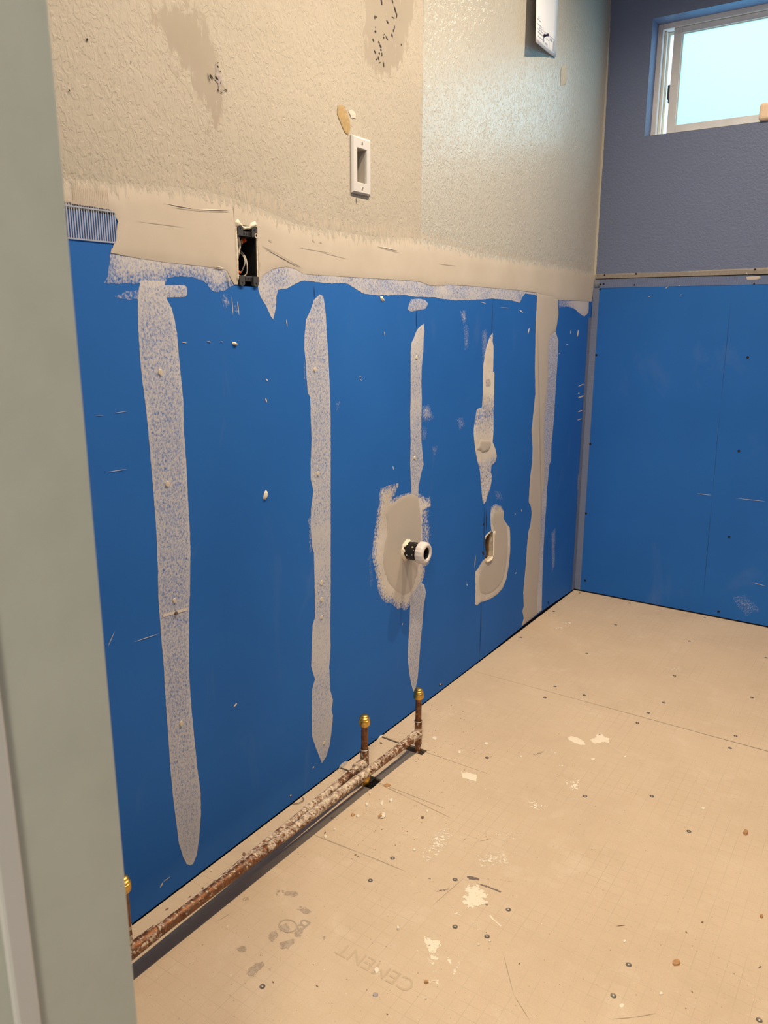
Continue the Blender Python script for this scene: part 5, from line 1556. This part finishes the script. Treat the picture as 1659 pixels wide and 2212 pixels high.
chip('brown_fleck', 1610, 1799, 11, 13, 0.005, M_CHIPB, 'dark brown flake standing at the right edge', 23, group=G)
chip('brown_fleck', 1645, 1980, 8, 8, 0.003, M_CHIPB, 'reddish brown fleck at the far right edge', 24, group=G)
chip('grey_fleck', 811, 2149, 14, 11, 0.002, M_GREYPAPER, 'small grey scrap below the round white chip', 25, group=G)
chip('brown_fleck', 921, 2123, 10, 5, 0.0035, M_CHIPB, 'brown and white fleck beside the bottom compound splashes', 26, group=G)
chip('brown_fleck', 527, 1845, 9, 8, 0.0012, M_CRUMB, 'dark round fleck between wall and copper pipe', 27, group=G)
chip('plaster_chip', 1050.5, 1607, 10, 7, 0.003, M_CHIP, 'cream chip with dark rim right of the far riser', 28, group=G)
chip('plaster_chip', 1125, 1635, 8, 4, 0.003, M_CHIP, 'small cream crumb left of the compound splashes', 29, group=G)
chip('plaster_chip', 1428, 2147, 10, 7, 0.002, M_CHIP, 'pale crumb lying on the long lower seam', 30, group=G)
chip('plaster_chip', 457, 1882, 5, 5, 0.003, M_CHIP, 'tiny cream crumb against the wall behind the pipe', 31, group=G)
chip('plaster_chip', 845, 2010, 0.1, 0.1, 0.0001, M_CHIP, 'x', 32) if False else None
chip('plaster_chip', 860, 2007, 6, 7, 0.004, M_CHIP, 'tiny upright cream crumb right of the stamped letter', 33, group=G)
chip('brown_fleck', 912.5, 1766.5, 7, 6, 0.003, M_CRUMB, 'small dark fleck left of the lone cream chip', 34, group=G)
chip('plaster_chip', 1058, 2034, 7, 4, 0.003, M_CHIP, 'pale crumb touching a screw at the lower centre', 35, group=G)
chip('plaster_chip', 1034, 2042, 5, 4, 0.003, M_CHIP, 'tiny white crumb left of the lower centre screws', 36, group=G)

# fine crumbs nobody could count
bm = bmesh.new()
rng = random.Random(3)
for i in range(420):
    if i < 190:
        x, y = rng.gauss(930, 70), rng.gauss(1590, 60)
    elif i < 270:
        x, y = rng.gauss(820, 90), rng.gauss(1760, 50)
    else:
        x, y = rng.uniform(300, 1650), rng.uniform(1320, 2210)
    px_ = F(x, y)
    if px_[0] < 0.006 or px_[1] > -0.02 or px_[0] > 1.6:
        continue
    r = rng.uniform(0.0004, 0.0014)
    if i > 270:
        r *= 0.8
    vs = [bm.verts.new((px_[0] + r * math.cos(a) * rng.uniform(.6, 1.4), px_[1] + r * math.sin(a) * rng.uniform(.6, 1.4), 0.0001)) for a in (0, 1.57, 3.14, 4.71)]
    t = bm.verts.new((px_[0], px_[1], r * rng.uniform(0.5, 1.2)))
    for k in range(4):
        bm.faces.new((vs[k], vs[(k + 1) % 4], t))
cr = from_bm('debris_crumbs', bm, M_CRUMB, None, recalc=False)
tag(cr, 'fine brown crumbs scattered over the cement board floor', 'crumbs', kind='stuff')
bm = bmesh.new()
for i in range(260):
    if i < 100:
        x, y = rng.gauss(800, 150), rng.gauss(1740, 70)
    else:
        x, y = rng.uniform(300, 1650), rng.uniform(1330, 2210)
    px_ = F(x, y)
    if px_[0] < 0.006 or px_[1] > -0.02 or px_[0] > 1.6:
        continue
    r = rng.uniform(0.0005, 0.0016)
    vs = [bm.verts.new((px_[0] + r * math.cos(a) * rng.uniform(.6, 1.4), px_[1] + r * math.sin(a) * rng.uniform(.6, 1.4), 0.0001)) for a in (0, 1.57, 3.14, 4.71)]
    t = bm.verts.new((px_[0], px_[1], r * rng.uniform(0.4, 0.9)))
    for k in range(4):
        bm.faces.new((vs[k], vs[(k + 1) % 4], t))
cr = from_bm('plaster_crumbs', bm, M_CHIP, None, recalc=False)
tag(cr, 'fine white plaster crumbs scattered over the cement board floor', 'crumbs', kind='stuff')
